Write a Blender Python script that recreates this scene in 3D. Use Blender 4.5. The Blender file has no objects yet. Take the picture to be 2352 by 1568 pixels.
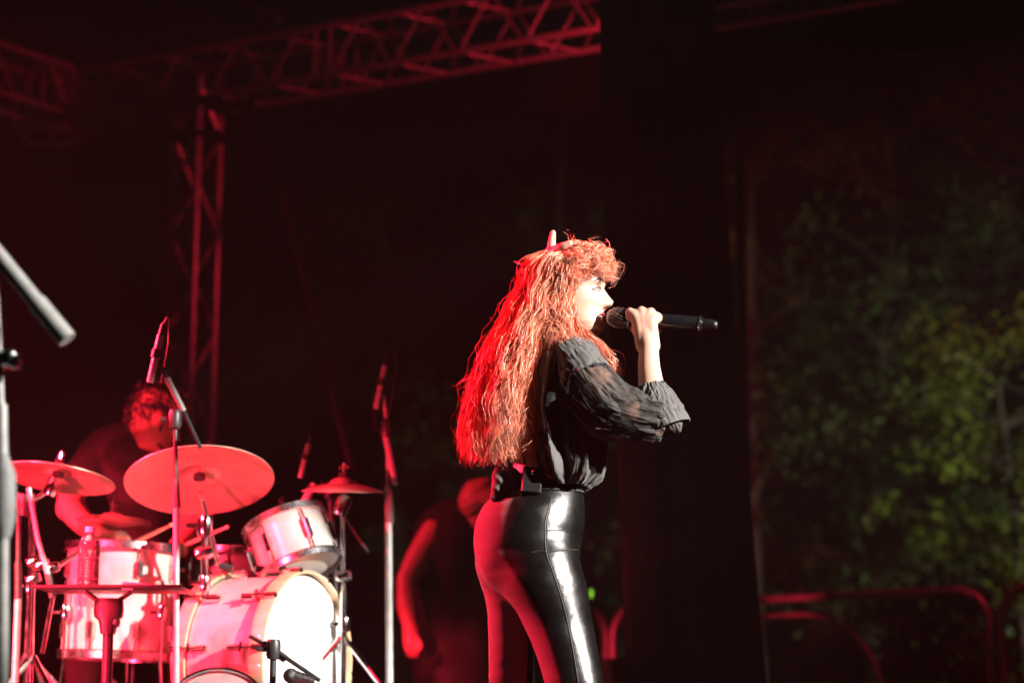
import bpy, math, random
import numpy as np
from mathutils import Vector, Matrix, noise
from mathutils.bvhtree import BVHTree

random.seed(7); RNG = np.random.default_rng(7)
SC = bpy.context.scene
COL = SC.collection
R = math.radians

# ------------------------------------------------------------------ camera
FOC = 70.0
PITCH = math.atan((1680 - 784) / 4573.0)
CAM_Z = 0.42                       # stage floor is z = 0, the photographer stands in the pit
cam_d = bpy.data.cameras.new('camera'); cam = bpy.data.objects.new('camera', cam_d); COL.objects.link(cam)
cam.location = (0, 0, CAM_Z); cam.rotation_euler = (math.pi / 2 + PITCH, 0, 0)
cam_d.lens = FOC; cam_d.sensor_width = 36; cam_d.clip_start = 0.05; cam_d.clip_end = 400
cam_d.dof.use_dof = True; cam_d.dof.focus_distance = 5.08; cam_d.dof.aperture_fstop = 2.0; cam_d.dof.aperture_blades = 8
SC.camera = cam

# ------------------------------------------------------------------ night sky
W = bpy.data.worlds.new('World'); SC.world = W; W.use_nodes = True
nt = W.node_tree; bg = nt.nodes['Background']
sky = nt.nodes.new('ShaderNodeTexSky'); sky.sky_type = 'NISHITA'; sky.sun_disc = False
sky.sun_elevation = R(-4); sky.sun_rotation = R(120)
nt.links.new(sky.outputs[0], bg.inputs[0]); bg.inputs[1].default_value = 0.02

# ------------------------------------------------------------------ stage lighting
def spot(name, loc, aim, energy, color, cone, blend=0.3, size=0.06):
    l = bpy.data.lights.new(name, 'SPOT'); l.energy = energy; l.color = color
    l.spot_size = R(cone); l.spot_blend = blend; l.shadow_soft_size = size
    o = bpy.data.objects.new(name, l); COL.objects.link(o); o.location = loc
    o.rotation_euler = (Vector(aim) - Vector(loc)).to_track_quat('-Z', 'Y').to_euler()
    return o
RED = (1.0, 0.020, 0.055)
spot('key_spotlight', (4.8, 2.4, 3.3), (0.32, 5.0, 0.95), 6900, (1.0, 0.93, 0.86), 17.6, 0.12, 0.07)
spot('added_stand_fill', (4.9, 2.1, 3.4), (-0.42, 6.6, 0.72), 4200, (1.0, 0.93, 0.86), 6.5, 0.5, 0.06)  # added white lamp that brightens the tall grey mic stand
spot('added_foreground_fill', (4.5, 2.3, 4.0), (-0.95, 3.5, 1.25), 9000, (1.0, 0.95, 0.88), 13, 0.4, 0.06)  # added white lamp for the foreground stand, outside the key beam
spot('red_side_spotlight', (-4.4, 6.5, 3.0), (-0.1, 5.0, 1.05), 9500, RED, 36, 0.4, 0.10)
spot('red_floor_spotlight', (-2.9, 3.2, 0.25), (-1.25, 6.6, 0.85), 3900, RED, 28, 0.6, 0.10)
spot('red_front_spotlight', (-4.2, 2.2, 3.4), (-1.3, 6.6, 0.55), 14000, RED, 19, 0.5, 0.08)
spot('red_rear_spotlight', (-3.6, 7.0, 2.9), (-0.22, 8.2, 1.15), 950, RED, 20, 0.6, 0.08)
spot('drum_spotlight', (-3.4, 1.6, 3.0), (-1.43, 6.36, 0.60), 3000, (1.0, 0.80, 0.60), 5.5, 0.4, 0.05)
spot('red_truss_spotlight', (0.80, 9.55, 3.72), (-0.15, 10.45, 4.15), 105, RED, 104, 0.5, 0.08)
spot('red_rail_spotlight', (3.6, 8.8, 4.4), (1.7, 10.6, 0.3), 150, RED, 40, 0.6, 0.08)
spot('park_lamp_light', (7.4, 10.8, 2.0), (5.2, 17.0, 2.3), 2000, (0.95, 1.0, 0.76), 48, 1.0, 0.25)

SC.view_settings.view_transform = 'Standard'; SC.view_settings.look = 'None'
SC.view_settings.exposure = 0; SC.view_settings.gamma = 1
SC.cycles.use_denoising = True
SC.cycles.max_bounces = 6; SC.cycles.transparent_max_bounces = 24
SC.cycles.sample_clamp_indirect = 6

# ------------------------------------------------------------------ helpers
cp, sp_ = math.cos(PITCH), math.sin(PITCH)
def P(x, y, d):
    """a point of the place: picture position (2352 x 1568 frame) at d metres in front of the photographer"""
    a = (x - 1176) / 4573.0; b = (784 - y) / 4573.0
    v = Vector((a, cp - b * sp_, sp_ + b * cp)); v *= d / v.y
    return Vector((v.x, v.y, v.z + CAM_Z))
def S(d): return 4488.0 / d
D0 = 5.0
def Q(x, y, dd=0.0): return P(x, y, D0 + dd)

def cr(pts, n):
    """Catmull-Rom through pts, n samples"""
    p = np.array([tuple(q) for q in pts], float)
    p = np.vstack([2 * p[0] - p[1], p, 2 * p[-1] - p[-2]])
    m = len(p) - 3; t = np.linspace(0, m, n); i = np.minimum(t.astype(int), m - 1); u = (t - i)[:, None]
    a, b, c, d = p[i], p[i + 1], p[i + 2], p[i + 3]
    return 0.5 * ((2 * b) + (-a + c) * u + (2 * a - 5 * b + 4 * c - d) * u ** 2 + (-a + 3 * b - 3 * c + d) * u ** 3)
def frames(c):
    c = np.asarray(c, float); T = np.gradient(c, axis=0); T /= np.linalg.norm(T, axis=1)[:, None] + 1e-12
    up = np.array([0, 0, 1.0]) if abs(T[0][2]) < .9 else np.array([0, 1.0, 0])
    N = np.zeros_like(c); n = np.cross(up, T[0]); n /= np.linalg.norm(n)
    for i in range(len(c)):
        n = n - T[i] * n.dot(T[i]); n /= np.linalg.norm(n) + 1e-12; N[i] = n
    return T, N, np.cross(T, N)
def gridfaces(rows, n, cap=True, closed=True):
    F = []
    for i in range(rows - 1):
        for j in range(n if closed else n - 1):
            k = (j + 1) % n
            F.append((i * n + j, i * n + k, (i + 1) * n + k, (i + 1) * n + j))
    if cap:
        F.append(tuple(range(n - 1, -1, -1))); F.append(tuple((rows - 1) * n + j for j in range(n)))
    return F
def tube(pts, r, n=10, cap=True, smooth=0):
    c = cr(pts, smooth) if smooth else np.array([tuple(q) for q in pts], float)
    rr = np.interp(np.linspace(0, 1, len(c)), np.linspace(0, 1, len(r)), r) if hasattr(r, '__len__') else np.full(len(c), r)
    T, N, B = frames(c); a = np.linspace(0, 2 * np.pi, n, endpoint=False)
    V = c[:, None, :] + rr[:, None, None] * (np.cos(a)[None, :, None] * N[:, None, :] + np.sin(a)[None, :, None] * B[:, None, :])
    return V.reshape(-1, 3), gridfaces(len(c), n, cap)
def limb(pts, r, n=20, m=24):
    """tapered limb with rounded ends"""
    c = cr(pts, m); rr = np.interp(np.linspace(0, 1, m), np.linspace(0, 1, len(r)), r)
    T, N, B = frames(c)
    pre = [(c[0] - T[0] * rr[0] * math.sin(q), rr[0] * math.cos(q)) for q in (1.45, 1.1, .7, .35)]
    post = [(c[-1] + T[-1] * rr[-1] * math.sin(q), rr[-1] * math.cos(q)) for q in (.35, .7, 1.1, 1.45)]
    C = np.array([q[0] for q in pre] + list(c) + [q[0] for q in post]); RR = np.array([q[1] for q in pre] + list(rr) + [q[1] for q in post])
    N = np.vstack([[N[0]] * 4, N, [N[-1]] * 4]); B = np.vstack([[B[0]] * 4, B, [B[-1]] * 4])
    a = np.linspace(0, 2 * np.pi, n, endpoint=False)
    V = C[:, None, :] + RR[:, None, None] * (np.cos(a)[None, :, None] * N[:, None, :] + np.sin(a)[None, :, None] * B[:, None, :])
    return V.reshape(-1, 3), gridfaces(len(C), n, True)
def loft(rings, cap=True):
    n = len(rings[0]); return np.vstack(rings), gridfaces(len(rings), n, cap)
def ell(c, a, b, n=32, rot=0.0, pw=1.0):
    """horizontal ellipse ring round c, half axes a along X and b along Y"""
    t = np.linspace(0, 2 * np.pi, n, endpoint=False)
    x = a * np.sign(np.cos(t)) * np.abs(np.cos(t)) ** pw; y = b * np.sign(np.sin(t)) * np.abs(np.sin(t)) ** pw
    cs, sn = math.cos(rot), math.sin(rot)
    return np.stack([c[0] + x * cs - y * sn, c[1] + x * sn + y * cs, np.full(n, c[2])], 1)
def ellipsoid(c, rx, ry, rz, n=24, m=14):
    rings = [ell((c[0], c[1], c[2] + rz * math.sin(q)), rx * math.cos(q), ry * math.cos(q), n) for q in np.linspace(-1.5, 1.5, m)]
    return loft(rings)
def lathe(prof, M=Matrix(), n=40, cap=False):
    a = np.linspace(0, 2 * np.pi, n, endpoint=False)
    V = np.array([[r * math.cos(t), r * math.sin(t), z] for r, z in prof for t in a])
    return xf((V, gridfaces(len(prof), n, cap)), M)
def xf(vf, M):
    A = np.array(M); V = vf[0] @ A[:3, :3].T + A[:3, 3]; return V, vf[1]
def box(sx, sy, sz, M=Matrix(), bev=0.0):
    if bev <= 0:
        V = np.array([[x * sx / 2, y * sy / 2, z * sz / 2] for x in (-1, 1) for y in (-1, 1) for z in (-1, 1)])
        F = [(0, 1, 3, 2), (4, 6, 7, 5), (0, 4, 5, 1), (2, 3, 7, 6), (0, 2, 6, 4), (1, 5, 7, 3)]
        return xf((V, F), M)
    rings = []
    for z, q in ((-sz / 2, bev), (-sz / 2 + bev, 0), (sz / 2 - bev, 0), (sz / 2, bev)):
        x, y = sx / 2 - q, sy / 2 - q; b = bev
        rings.append(np.array([(x - b, -y, z), (x, -y + b, z), (x, y - b, z), (x - b, y, z), (-x + b, y, z), (-x, y - b, z), (-x, -y + b, z), (-x + b, -y, z)]))
    return xf(loft(rings), M)
def jm(*parts):
    V, F, o = [], [], 0
    for v, f in parts:
        V.append(v); F += [tuple(i + o for i in q) for q in f]; o += len(v)
    return np.vstack(V), F
def axisM(loc, z, spin=0.0):
    """frame at loc whose local Z points along z"""
    q = Vector(z).to_track_quat('Z', 'Y')
    return Matrix.Translation(Vector(loc)) @ q.to_matrix().to_4x4() @ Matrix.Rotation(spin, 4, 'Z')
def mesh_from(name, vf):
    me = bpy.data.meshes.new(name); V = np.asarray(vf[0], np.float32); F = vf[1]
    if isinstance(F, np.ndarray):
        me.vertices.add(len(V)); me.vertices.foreach_set('co', V.ravel())
        k = F.shape[1]; me.loops.add(F.size); me.loops.foreach_set('vertex_index', F.ravel().astype(np.int32))
        me.polygons.add(len(F)); me.polygons.foreach_set('loop_start', np.arange(0, F.size, k, dtype=np.int32))
        me.update(calc_edges=True)
    else:
        me.from_pydata(V.tolist(), [], [tuple(int(i) for i in f) for f in F])
    me.validate(); me.update(); return me
def thing(name, loc, label, cat, group=None):
    o = bpy.data.objects.new(name, None); COL.objects.link(o); o.location = loc; o.empty_display_size = .05
    o['label'] = label; o['category'] = cat
    if group: o['group'] = group
    return o
def wloc(o):
    v = Vector((0, 0, 0))
    while o: v = v + Vector(o.location); o = o.parent
    return v
def part(name, vf, mat, parent=None, smooth=True, flip=False, label=None):
    """one mesh object; vertices are given in world space"""
    V = np.asarray(vf[0], float)
    if parent is not None: V = V - np.array(wloc(parent))
    me = mesh_from(name, (V, vf[1])); o = bpy.data.objects.new(name, me); COL.objects.link(o); o.parent = parent
    for m in (mat if isinstance(mat, (list, tuple)) else [mat]): me.materials.append(m)
    if smooth: me.polygons.foreach_set('use_smooth', [True] * len(me.polygons)); edge_split(me)
    if label: o['label'] = label
    return o
def edge_split(me, ang=40):
    try: me.set_sharp_from_angle(angle=R(ang))
    except Exception: pass
def share(name, me, M, parent):
    o = bpy.data.objects.new(name, me); COL.objects.link(o); o.parent = parent
    o.matrix_basis = Matrix.Translation(-wloc(parent)) @ M
    return o
def tag(o, label=None, cat=None, group=None, kind=None):
    if label: o['label'] = label
    if cat: o['category'] = cat
    if group: o['group'] = group
    if kind: o['kind'] = kind
    return o
def remesh(vf, voxel, smooth=4, fac=.5):
    me = mesh_from('tmp', vf); o = bpy.data.objects.new('tmp', me); COL.objects.link(o)
    m = o.modifiers.new('r', 'REMESH'); m.mode = 'VOXEL'; m.voxel_size = voxel
    if smooth:
        s = o.modifiers.new('s', 'SMOOTH'); s.iterations = smooth; s.factor = fac
    dg = bpy.context.evaluated_depsgraph_get(); dg.update()
    ev = o.evaluated_get(dg); em = ev.to_mesh()
    V = np.zeros(len(em.vertices) * 3, np.float32); em.vertices.foreach_get('co', V); V = V.reshape(-1, 3).astype(float)
    F = [tuple(p.vertices) for p in em.polygons]
    ev.to_mesh_clear(); bpy.data.objects.remove(o); bpy.data.meshes.remove(me)
    return V, F

# ------------------------------------------------------------------ materials
def mat(name, col, rough=.5, metal=0.0, spec=.5, nscale=0, namt=.15, bump=0, bscale=200, coat=0, trans=0, alpha=1.0, stretch=None, sheen=0):
    m = bpy.data.materials.new(name); m.use_nodes = True; t = m.node_tree; b = t.nodes['Principled BSDF']
    b.inputs['Base Color'].default_value = (*col, 1); b.inputs['Roughness'].default_value = rough
    b.inputs['Metallic'].default_value = metal; b.inputs['Specular IOR Level'].default_value = spec
    b.inputs['Coat Weight'].default_value = coat; b.inputs['Alpha'].default_value = alpha
    b.inputs['Transmission Weight'].default_value = trans; b.inputs['Sheen Weight'].default_value = sheen
    tc = t.nodes.new('ShaderNodeTexCoord'); mp = t.nodes.new('ShaderNodeMapping'); t.links.new(tc.outputs['Object'], mp.inputs[0])
    if stretch: mp.inputs['Scale'].default_value = stretch
    n = t.nodes.new('ShaderNodeTexNoise'); n.inputs['Scale'].default_value = nscale or 12; n.inputs['Detail'].default_value = 5
    t.links.new(mp.outputs[0], n.inputs['Vector'])
    r = t.nodes.new('ShaderNodeMapRange'); r.inputs['From Min'].default_value = .3; r.inputs['From Max'].default_value = .7
    r.inputs['To Min'].default_value = 1 - namt; r.inputs['To Max'].default_value = 1 + namt
    t.links.new(n.outputs['Fac'], r.inputs['Value'])
    x = t.nodes.new('ShaderNodeVectorMath'); x.operation = 'SCALE'; x.inputs[0].default_value = col
    t.links.new(r.outputs[0], x.inputs['Scale']); t.links.new(x.outputs[0], b.inputs['Base Color'])
    r2 = t.nodes.new('ShaderNodeMapRange'); r2.inputs['To Min'].default_value = max(.02, rough - .08); r2.inputs['To Max'].default_value = min(1, rough + .08)
    t.links.new(n.outputs['Fac'], r2.inputs['Value']); t.links.new(r2.outputs[0], b.inputs['Roughness'])
    if bump:
        n2 = t.nodes.new('ShaderNodeTexNoise'); n2.inputs['Scale'].default_value = bscale; n2.inputs['Detail'].default_value = 3
        t.links.new(mp.outputs[0], n2.inputs['Vector'])
        bp = t.nodes.new('ShaderNodeBump'); bp.inputs['Strength'].default_value = bump; bp.inputs['Distance'].default_value = .002
        t.links.new(n2.outputs['Fac'], bp.inputs['Height']); t.links.new(bp.outputs[0], b.inputs['Normal'])
    return m
M = {}
M['skin'] = mat('skin', (.50, .285, .215), .45, spec=.4, nscale=40, namt=.06, bump=.1, bscale=300)
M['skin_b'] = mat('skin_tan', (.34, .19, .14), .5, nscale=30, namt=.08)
M['lip'] = mat('lip_red', (.32, .03, .04), .35, nscale=60)
M['mouth'] = mat('mouth_dark', (.03, .006, .006), .5)
M['teeth'] = mat('teeth', (.75, .7, .62), .3)
M['lash'] = mat('lash_dark', (.015, .01, .008), .6)
M['eye'] = mat('eye_white', (.7, .68, .66), .2)
M['hair'] = mat('hair_auburn', (.70, .25, .155), .42, spec=.55, nscale=26, namt=.4)
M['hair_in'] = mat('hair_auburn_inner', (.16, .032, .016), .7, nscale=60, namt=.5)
M['hair_dark'] = mat('hair_dark_brown', (.012, .007, .005), .5, nscale=80, namt=.4)
M['pants'] = mat('wet_look_black', (.003, .0029, .0029), .265, spec=.9, nscale=25, namt=.12, bump=.28, bscale=420, coat=.0)
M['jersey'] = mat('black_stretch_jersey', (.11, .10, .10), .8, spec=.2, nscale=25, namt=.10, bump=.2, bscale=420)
M['seam'] = mat('black_stitch', (.018, .017, .017), .6, bump=.3)
M['blouse'] = mat('black_chiffon', (.074, .072, .070), .72, spec=.25, nscale=30, namt=.10, bump=.15, bscale=500, sheen=.15)
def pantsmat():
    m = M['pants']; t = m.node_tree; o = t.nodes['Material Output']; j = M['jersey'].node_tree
    a = t.nodes.new('ShaderNodeAttribute'); a.attribute_name = 'rear_red_lit_panel'
    r = t.nodes.new('ShaderNodeMapRange'); r.interpolation_type = 'SMOOTHSTEP'; r.inputs['From Min'].default_value = .40; r.inputs['From Max'].default_value = .52  # lighter matte rear fabric; its edge paints where the red light stops
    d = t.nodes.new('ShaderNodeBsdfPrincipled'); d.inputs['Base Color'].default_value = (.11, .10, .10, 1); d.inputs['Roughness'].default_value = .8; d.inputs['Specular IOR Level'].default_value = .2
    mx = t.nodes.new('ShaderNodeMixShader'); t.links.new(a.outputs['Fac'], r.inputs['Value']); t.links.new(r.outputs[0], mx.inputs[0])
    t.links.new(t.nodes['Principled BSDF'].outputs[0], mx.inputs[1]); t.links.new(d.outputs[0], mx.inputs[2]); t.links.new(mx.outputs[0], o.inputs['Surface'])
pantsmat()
M['pack'] = mat('black_plastic', (.007, .007, .0075), .45, nscale=90, namt=.1)
M['mic_black'] = mat('mic_black_metal', (.006, .006, .007), .22, metal=.0, spec=.7, nscale=70, namt=.1)
M['grille'] = mat('steel_mesh', (.10, .10, .105), .38, metal=.85, nscale=300, namt=.3, bump=.8, bscale=700)
M['silver'] = mat('silver_metal', (.55, .55, .56), .28, metal=1, nscale=60, namt=.1)
M['chrome'] = mat('chrome', (.66, .66, .68), .12, metal=1, nscale=30, namt=.06)
M['black_tube'] = mat('black_powder_coat', (.03, .03, .032), .42, nscale=60, namt=.15)
M['grey_tube'] = mat('grey_satin_tube', (.42, .41, .39), .42, metal=.3, nscale=40, namt=.1)
M['stand_satin'] = mat('satin_dark_grey_tube', (.17, .168, .16), .30, spec=.9, nscale=40, namt=.1)
M['rubber'] = mat('rubber_grip', (.10, .10, .098), .7, nscale=70, namt=.15, bump=.4, bscale=160)
M['cymbal'] = mat('bronze_cymbal', (.52, .40, .32), .42, metal=.55, nscale=18, namt=.10, bump=.12, bscale=90)
M['pearl'] = mat('white_pearl_wrap', (.44, .40, .37), .22, spec=.6, nscale=22, namt=.12, coat=.5)
M['head'] = mat('drum_head_white', (.72, .70, .67), .5, nscale=14, namt=.04)
M['head_dark'] = mat('drum_head_shade_tone', (.30, .24, .24), .4, nscale=14, namt=.1)  # darker head tone stands in for white light kept off the low drum
M['wood'] = mat('maple_hoop', (.55, .36, .22), .4, nscale=6, namt=.15, stretch=(1, 1, 9), coat=.3)
M['stick'] = mat('hickory_stick', (.62, .44, .27), .45, nscale=14, namt=.12)
M['felt'] = mat('black_felt', (.025, .022, .022), .95, bump=.4)
M['shirt'] = mat('black_cotton', (.016, .015, .015), .9, spec=.1, nscale=20, namt=.2, bump=.3)
M['alu'] = mat('aluminium_truss', (.42, .41, .41), .38, metal=.7, nscale=20, namt=.15)
M['steel'] = mat('galvanised_steel', (.40, .40, .41), .42, metal=.6, nscale=25, namt=.15)
M['drape'] = mat('black_molton', (.010, .009, .010), 1.0, spec=.02, nscale=8, namt=.3, bump=.3)
M['valance'] = mat('dark_canopy_fabric', (.0018, .001, .0024), .9, spec=.03, nscale=4, namt=.3)
M['floor'] = mat('black_stage_ply', (.03, .028, .027), .55, nscale=5, namt=.3, bump=.3, bscale=60)
M['ground'] = mat('park_grass_ground', (.045, .05, .028), .95, nscale=2, namt=.5, bump=.6, bscale=30)
M['bark'] = mat('bark', (.045, .035, .025), .9, nscale=14, namt=.35, bump=.8, bscale=40, stretch=(1, 1, .25))
M['case'] = mat('black_case_ply', (.012, .012, .012), .6, nscale=30)
M['paper'] = mat('paper_white', (.75, .74, .72), .8)
M['cap'] = mat('bottle_cap', (.7, .7, .78), .4)
def leafmat(name, col):
    m = mat(name, col, .5, spec=.35, nscale=3, namt=.5); t = m.node_tree; b = t.nodes['Principled BSDF']; o = t.nodes['Material Output']
    tr = t.nodes.new('ShaderNodeBsdfTranslucent'); tr.inputs[0].default_value = (col[0] * 1.3, col[1] * 1.5, col[2], 1)
    mx = t.nodes.new('ShaderNodeMixShader'); mx.inputs[0].default_value = .3
    t.links.new(b.outputs[0], mx.inputs[1]); t.links.new(tr.outputs[0], mx.inputs[2]); t.links.new(mx.outputs[0], o.inputs['Surface']); return m
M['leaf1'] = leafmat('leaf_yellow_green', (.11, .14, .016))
M['leaf2'] = leafmat('leaf_mid_green', (.045, .095, .022))
M['leaf3'] = leafmat('leaf_olive', (.08, .10, .030))
def sheermat():
    m = mat('black_sheer_chiffon', (.05, .047, .046), .7, spec=.2, nscale=30, namt=.1); t = m.node_tree; b = t.nodes['Principled BSDF']; o = t.nodes['Material Output']
    tr = t.nodes.new('ShaderNodeBsdfTransparent'); mx = t.nodes.new('ShaderNodeMixShader')
    n = t.nodes.new('ShaderNodeTexNoise'); n.inputs['Scale'].default_value = 26; n.inputs['Detail'].default_value = 3
    tc = t.nodes.new('ShaderNodeTexCoord'); t.links.new(tc.outputs['Object'], n.inputs['Vector'])
    r = t.nodes.new('ShaderNodeMapRange'); r.inputs['From Min'].default_value = .35; r.inputs['From Max'].default_value = .62; r.inputs['To Min'].default_value = .03; r.inputs['To Max'].default_value = .5
    t.links.new(n.outputs['Fac'], r.inputs['Value']); t.links.new(r.outputs[0], mx.inputs[0])
    t.links.new(b.outputs[0], mx.inputs[1]); t.links.new(tr.outputs[0], mx.inputs[2]); t.links.new(mx.outputs[0], o.inputs['Surface']); return m
M['sheer'] = sheermat()
def glassmat(name, col, rough=.05):
    m = bpy.data.materials.new(name); m.use_nodes = True; b = m.node_tree.nodes['Principled BSDF']
    b.inputs['Base Color'].default_value = (*col, 1); b.inputs['Transmission Weight'].default_value = .92; b.inputs['Roughness'].default_value = rough; b.inputs['IOR'].default_value = 1.33
    return m
M['bottle'] = glassmat('clear_bottle', (.95, .93, .95))
def emit(name, col, st):
    m = bpy.data.materials.new(name); m.use_nodes = True; b = m.node_tree.nodes['Principled BSDF']
    b.inputs['Emission Color'].default_value = (*col, 1); b.inputs['Emission Strength'].default_value = st; b.inputs['Base Color'].default_value = (*col, 1); return m
M['led_red'] = emit('red_led', (1, .03, .04), 3); M['led_green'] = emit('green_led', (.1, .8, .2), .6); M['led_lime'] = emit('lime_led', (.35, .85, .05), .75)

# ================================================================== SETTING
g = part('ground', (np.array([[-90, -90, -1.2], [90, -90, -1.2], [90, 90, -1.2], [-90, 90, -1.2]]), [(0, 1, 2, 3)]), M['ground'], smooth=False); tag(g, kind='structure')
TL = Vector((-2.93, 11.94, 0)); TD = Vector((2.77, -1.4, 0)).normalized(); TN = Vector((-TD.y, TD.x, 0))   # stage back edge direction
# stage deck: panels laid along the back edge
deck = bpy.data.objects.new('stage_floor', None); COL.objects.link(deck); tag(deck, kind='structure'); deck.location = (0, 6, 0)
pm = mesh_from('deck_panel', box(1.99, .99, .05, bev=.004)); pm.materials.append(M['floor'])
rotd = Matrix.Rotation(math.atan2(TD.y, TD.x), 4, 'Z')
for i in range(-2, 6):
    for j in range(0, 11):
        c = TL + TD * (i * 2 + 1) - TN * (j + .3)
        if c.y < 2.3 or abs(c.x) > 6.5: continue
        share('deck_panel', pm, Matrix.Translation((c.x, c.y, -.025)) @ rotd, deck)
# drum riser
riser = part('drum_riser', box(2.4, 2.4, .345, Matrix.Translation((-1.60, 7.0, .1735)), bev=.01), M['floor']); tag(riser, 'low black plywood riser carrying the drum kit', 'riser')

# ---- overhead box truss along the back of the roof
TW = .30
TZ = P(287, 245, 11.6).z           # height of the near bottom chord
def box_truss(name, A, dirv, length, label, zig=.21, extra=True):
    root = thing(name, A, label, 'truss', 'roof trusses')
    dirv = Vector(dirv).normalized(); nn = Vector((-dirv.y, dirv.x, 0))
    corners = [(0, 0), (TW, 0), (0, TW), (TW, TW)]           # (back offset, height)
    def at(s, k): b, h = corners[k]; return Vector(A) + dirv * s + nn * b + Vector((0, 0, h))
    for k in range(4):
        part('chord', tube([at(0, k), at(length, k)], .020, 10), M['alu'], root)
    nseg = int(length / zig)
    for f, (k0, k1) in enumerate(((0, 2), (1, 3), (0, 1), (2, 3))):
        for i in range(nseg):
            a, b = (k0, k1) if i % 2 == 0 else (k1, k0)
            part('brace', tube([at(i * zig + .01, a), at((i + 1) * zig - .01, b)], .008, 6, cap=False), M['alu'], root)
    for s in np.arange(0, length + .01, 2.0):
        for q in (0, .10):
            if s + q > length: continue
            for k0, k1 in ((0, 2), (1, 3)):
                part('end_strut', tube([at(s + q, k0), at(s + q, k1)], .012, 6, cap=False), M['alu'], root)
    return root
A0 = Vector((TL.x, TL.y, TZ))
box_truss('roof_truss', A0, TD, 8.0, 'aluminium box truss lit red along the roof edge behind the singer')
box_truss('roof_truss', A0 - TD * .02, (-.61, -.79, 0), 4.0, 'dim box truss running off the left side from the corner')
# corner cube
cc = thing('truss_corner', A0, 'dark truss corner block where both roof trusses meet at left', 'truss')
for dx, dy in ((-.16, -.16), (.16, -.16), (-.16, .16), (.16, .16), (0, -.16), (0, .16)):
    part('strut', tube([A0 + Vector((dx, dy + .1, -.05)), A0 + Vector((dx, dy + .1, .36))], .018, 8), M['alu'], cc)
for z in (-.05, .36):
    q = [A0 + Vector((x, y + .1, z)) for x, y in ((-.16, -.16), (.16, -.16), (.16, .16), (-.16, .16), (-.16, -.16))]
    for i in range(4): part('rail', tube([q[i], q[i + 1]], .02, 8), M['alu'], cc)

# ---- vertical truss tower with sleeve block
tc = P(441, 700, 11.45); half = .135
tw = thing('truss_tower', (tc.x, tc.y, 0), 'upright truss tower standing below the roof truss at left', 'truss tower')
legs = [Vector((tc.x + half * math.cos(a), tc.y + half * math.sin(a), 0)) for a in (R(-78), R(12), R(102), R(192))]
ztop = TZ + .1
for l in legs: part('leg', tube([l, l + Vector((0, 0, ztop))], .021, 10), M['alu'], tw)
for f in range(4):
    a, b = legs[f], legs[(f + 1) % 4]
    for i in range(int(ztop / .30)):
        p, q = (a, b) if i % 2 == 0 else (b, a)
        part('brace', tube([p + Vector((0, 0, i * .30 + .02)), q + Vector((0, 0, (i + 1) * .30))], .010, 6, cap=False), M['alu'], tw)
sb = thing('sleeve_block', (tc.x, tc.y, TZ - .3), 'dark steel sleeve block at the top of the truss tower', 'sleeve block')
part('collar', box(.34, .34, .07, Matrix.Translation((tc.x, tc.y, TZ - .06)), bev=.01), M['valance'], sb)
part('collar', box(.34, .34, .04, Matrix.Translation((tc.x, tc.y, TZ - .26)), bev=.01), M['valance'], sb)
for sx in (-1, 1):
    part('roller_arm', box(.16, .06, .05, Matrix.Translation((tc.x + sx * .27, tc.y - .05, TZ - .05)), bev=.006), M['valance'], sb)
    part('roller', lathe([(.001, -.03), (.05, -.03), (.05, .03), (.001, .03)], Matrix.Translation((tc.x + sx * .32, tc.y - .05, TZ - .12)) @ Matrix.Rotation(R(90), 4, 'X'), 16), M['valance'], sb)

# ---- canopy valance under the truss
def valance():
    n, m = 160, 12; V = []
    for j in range(m):
        for i in range(n):
            s = i / (n - 1) * 9.5 - .1; z = TZ + .05 - j / (m - 1) * (.34 + .04 * math.sin(s * 2.1)); sway = .025 * math.sin(s * 9 + j * .2) * j / m
            p = TL + TD * s + TN * (.42 + sway); V.append((p.x, p.y, z))
    return np.array(V), gridfaces(m, n, False, False)
vo = part('canopy_valance', valance(), M['valance']); tag(vo, 'dark fabric strip hanging below the roof truss', 'valance')
so = vo.modifiers.new('t', 'SOLIDIFY'); so.thickness = .006
rb = part('roof_beam', tube([P(470, -40, 12.6), P(640, 46, 12.3)], .03, 8), M['alu']); tag(rb, 'thin dark roof beam above the truss at the upper left', 'beam')
gc = part('guy_cable', tube([P(640, 430, 11.2), P(720, 740, 10.8), P(806, 1075, 10.4)], .016, 8, smooth=20), M['black_tube']); tag(gc, 'thin dark cable slanting down behind the drum kit', 'cable')

# ---- black cloth-wrapped column behind the singer's microphone
def drape():
    rows = []
    for y in np.linspace(-260, 1935, 60):
        xl = np.interp(y, [-260, 0, 250, 640, 1100, 1568, 1935], [1380, 1386, 1390, 1402, 1425, 1448, 1462])
        xr = np.interp(y, [-260, 0, 250, 640, 1100, 1568, 1935], [1620, 1632, 1645, 1673, 1712, 1755, 1785])
        a = (P(xr, y, 7.5) - P(xl, y, 7.5)).length / 2; c = P((xl + xr) / 2, y, 7.5)
        t = np.linspace(0, 2 * np.pi, 200, endpoint=False)
        w = 1 + .05 * np.sin(11 * t + .5 * math.sin(y * .003)) + .03 * np.sin(23 * t + y * .004) + .02 * np.sin(5 * t + y * .002)
        rows.append(np.stack([c.x + a * w * np.cos(t), c.y + .22 * w * np.sin(t), np.full(200, max(c.z, .002))], 1))
    return loft(rows)
dr = part('black_column_drape', drape(), M['drape']); tag(dr, 'black cloth column hanging from the roof behind the singer', 'drape')
pl = part('stage_pole', tube([P(1698, 330, 8.2), P(1702, 600, 8.2), P(1716, 1250, 8.2), P(1727, 1915, 8.2)], .020, 10, smooth=20), M['black_tube']); tag(pl, 'slim dark pole just right of the black cloth column', 'pole')

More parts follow.
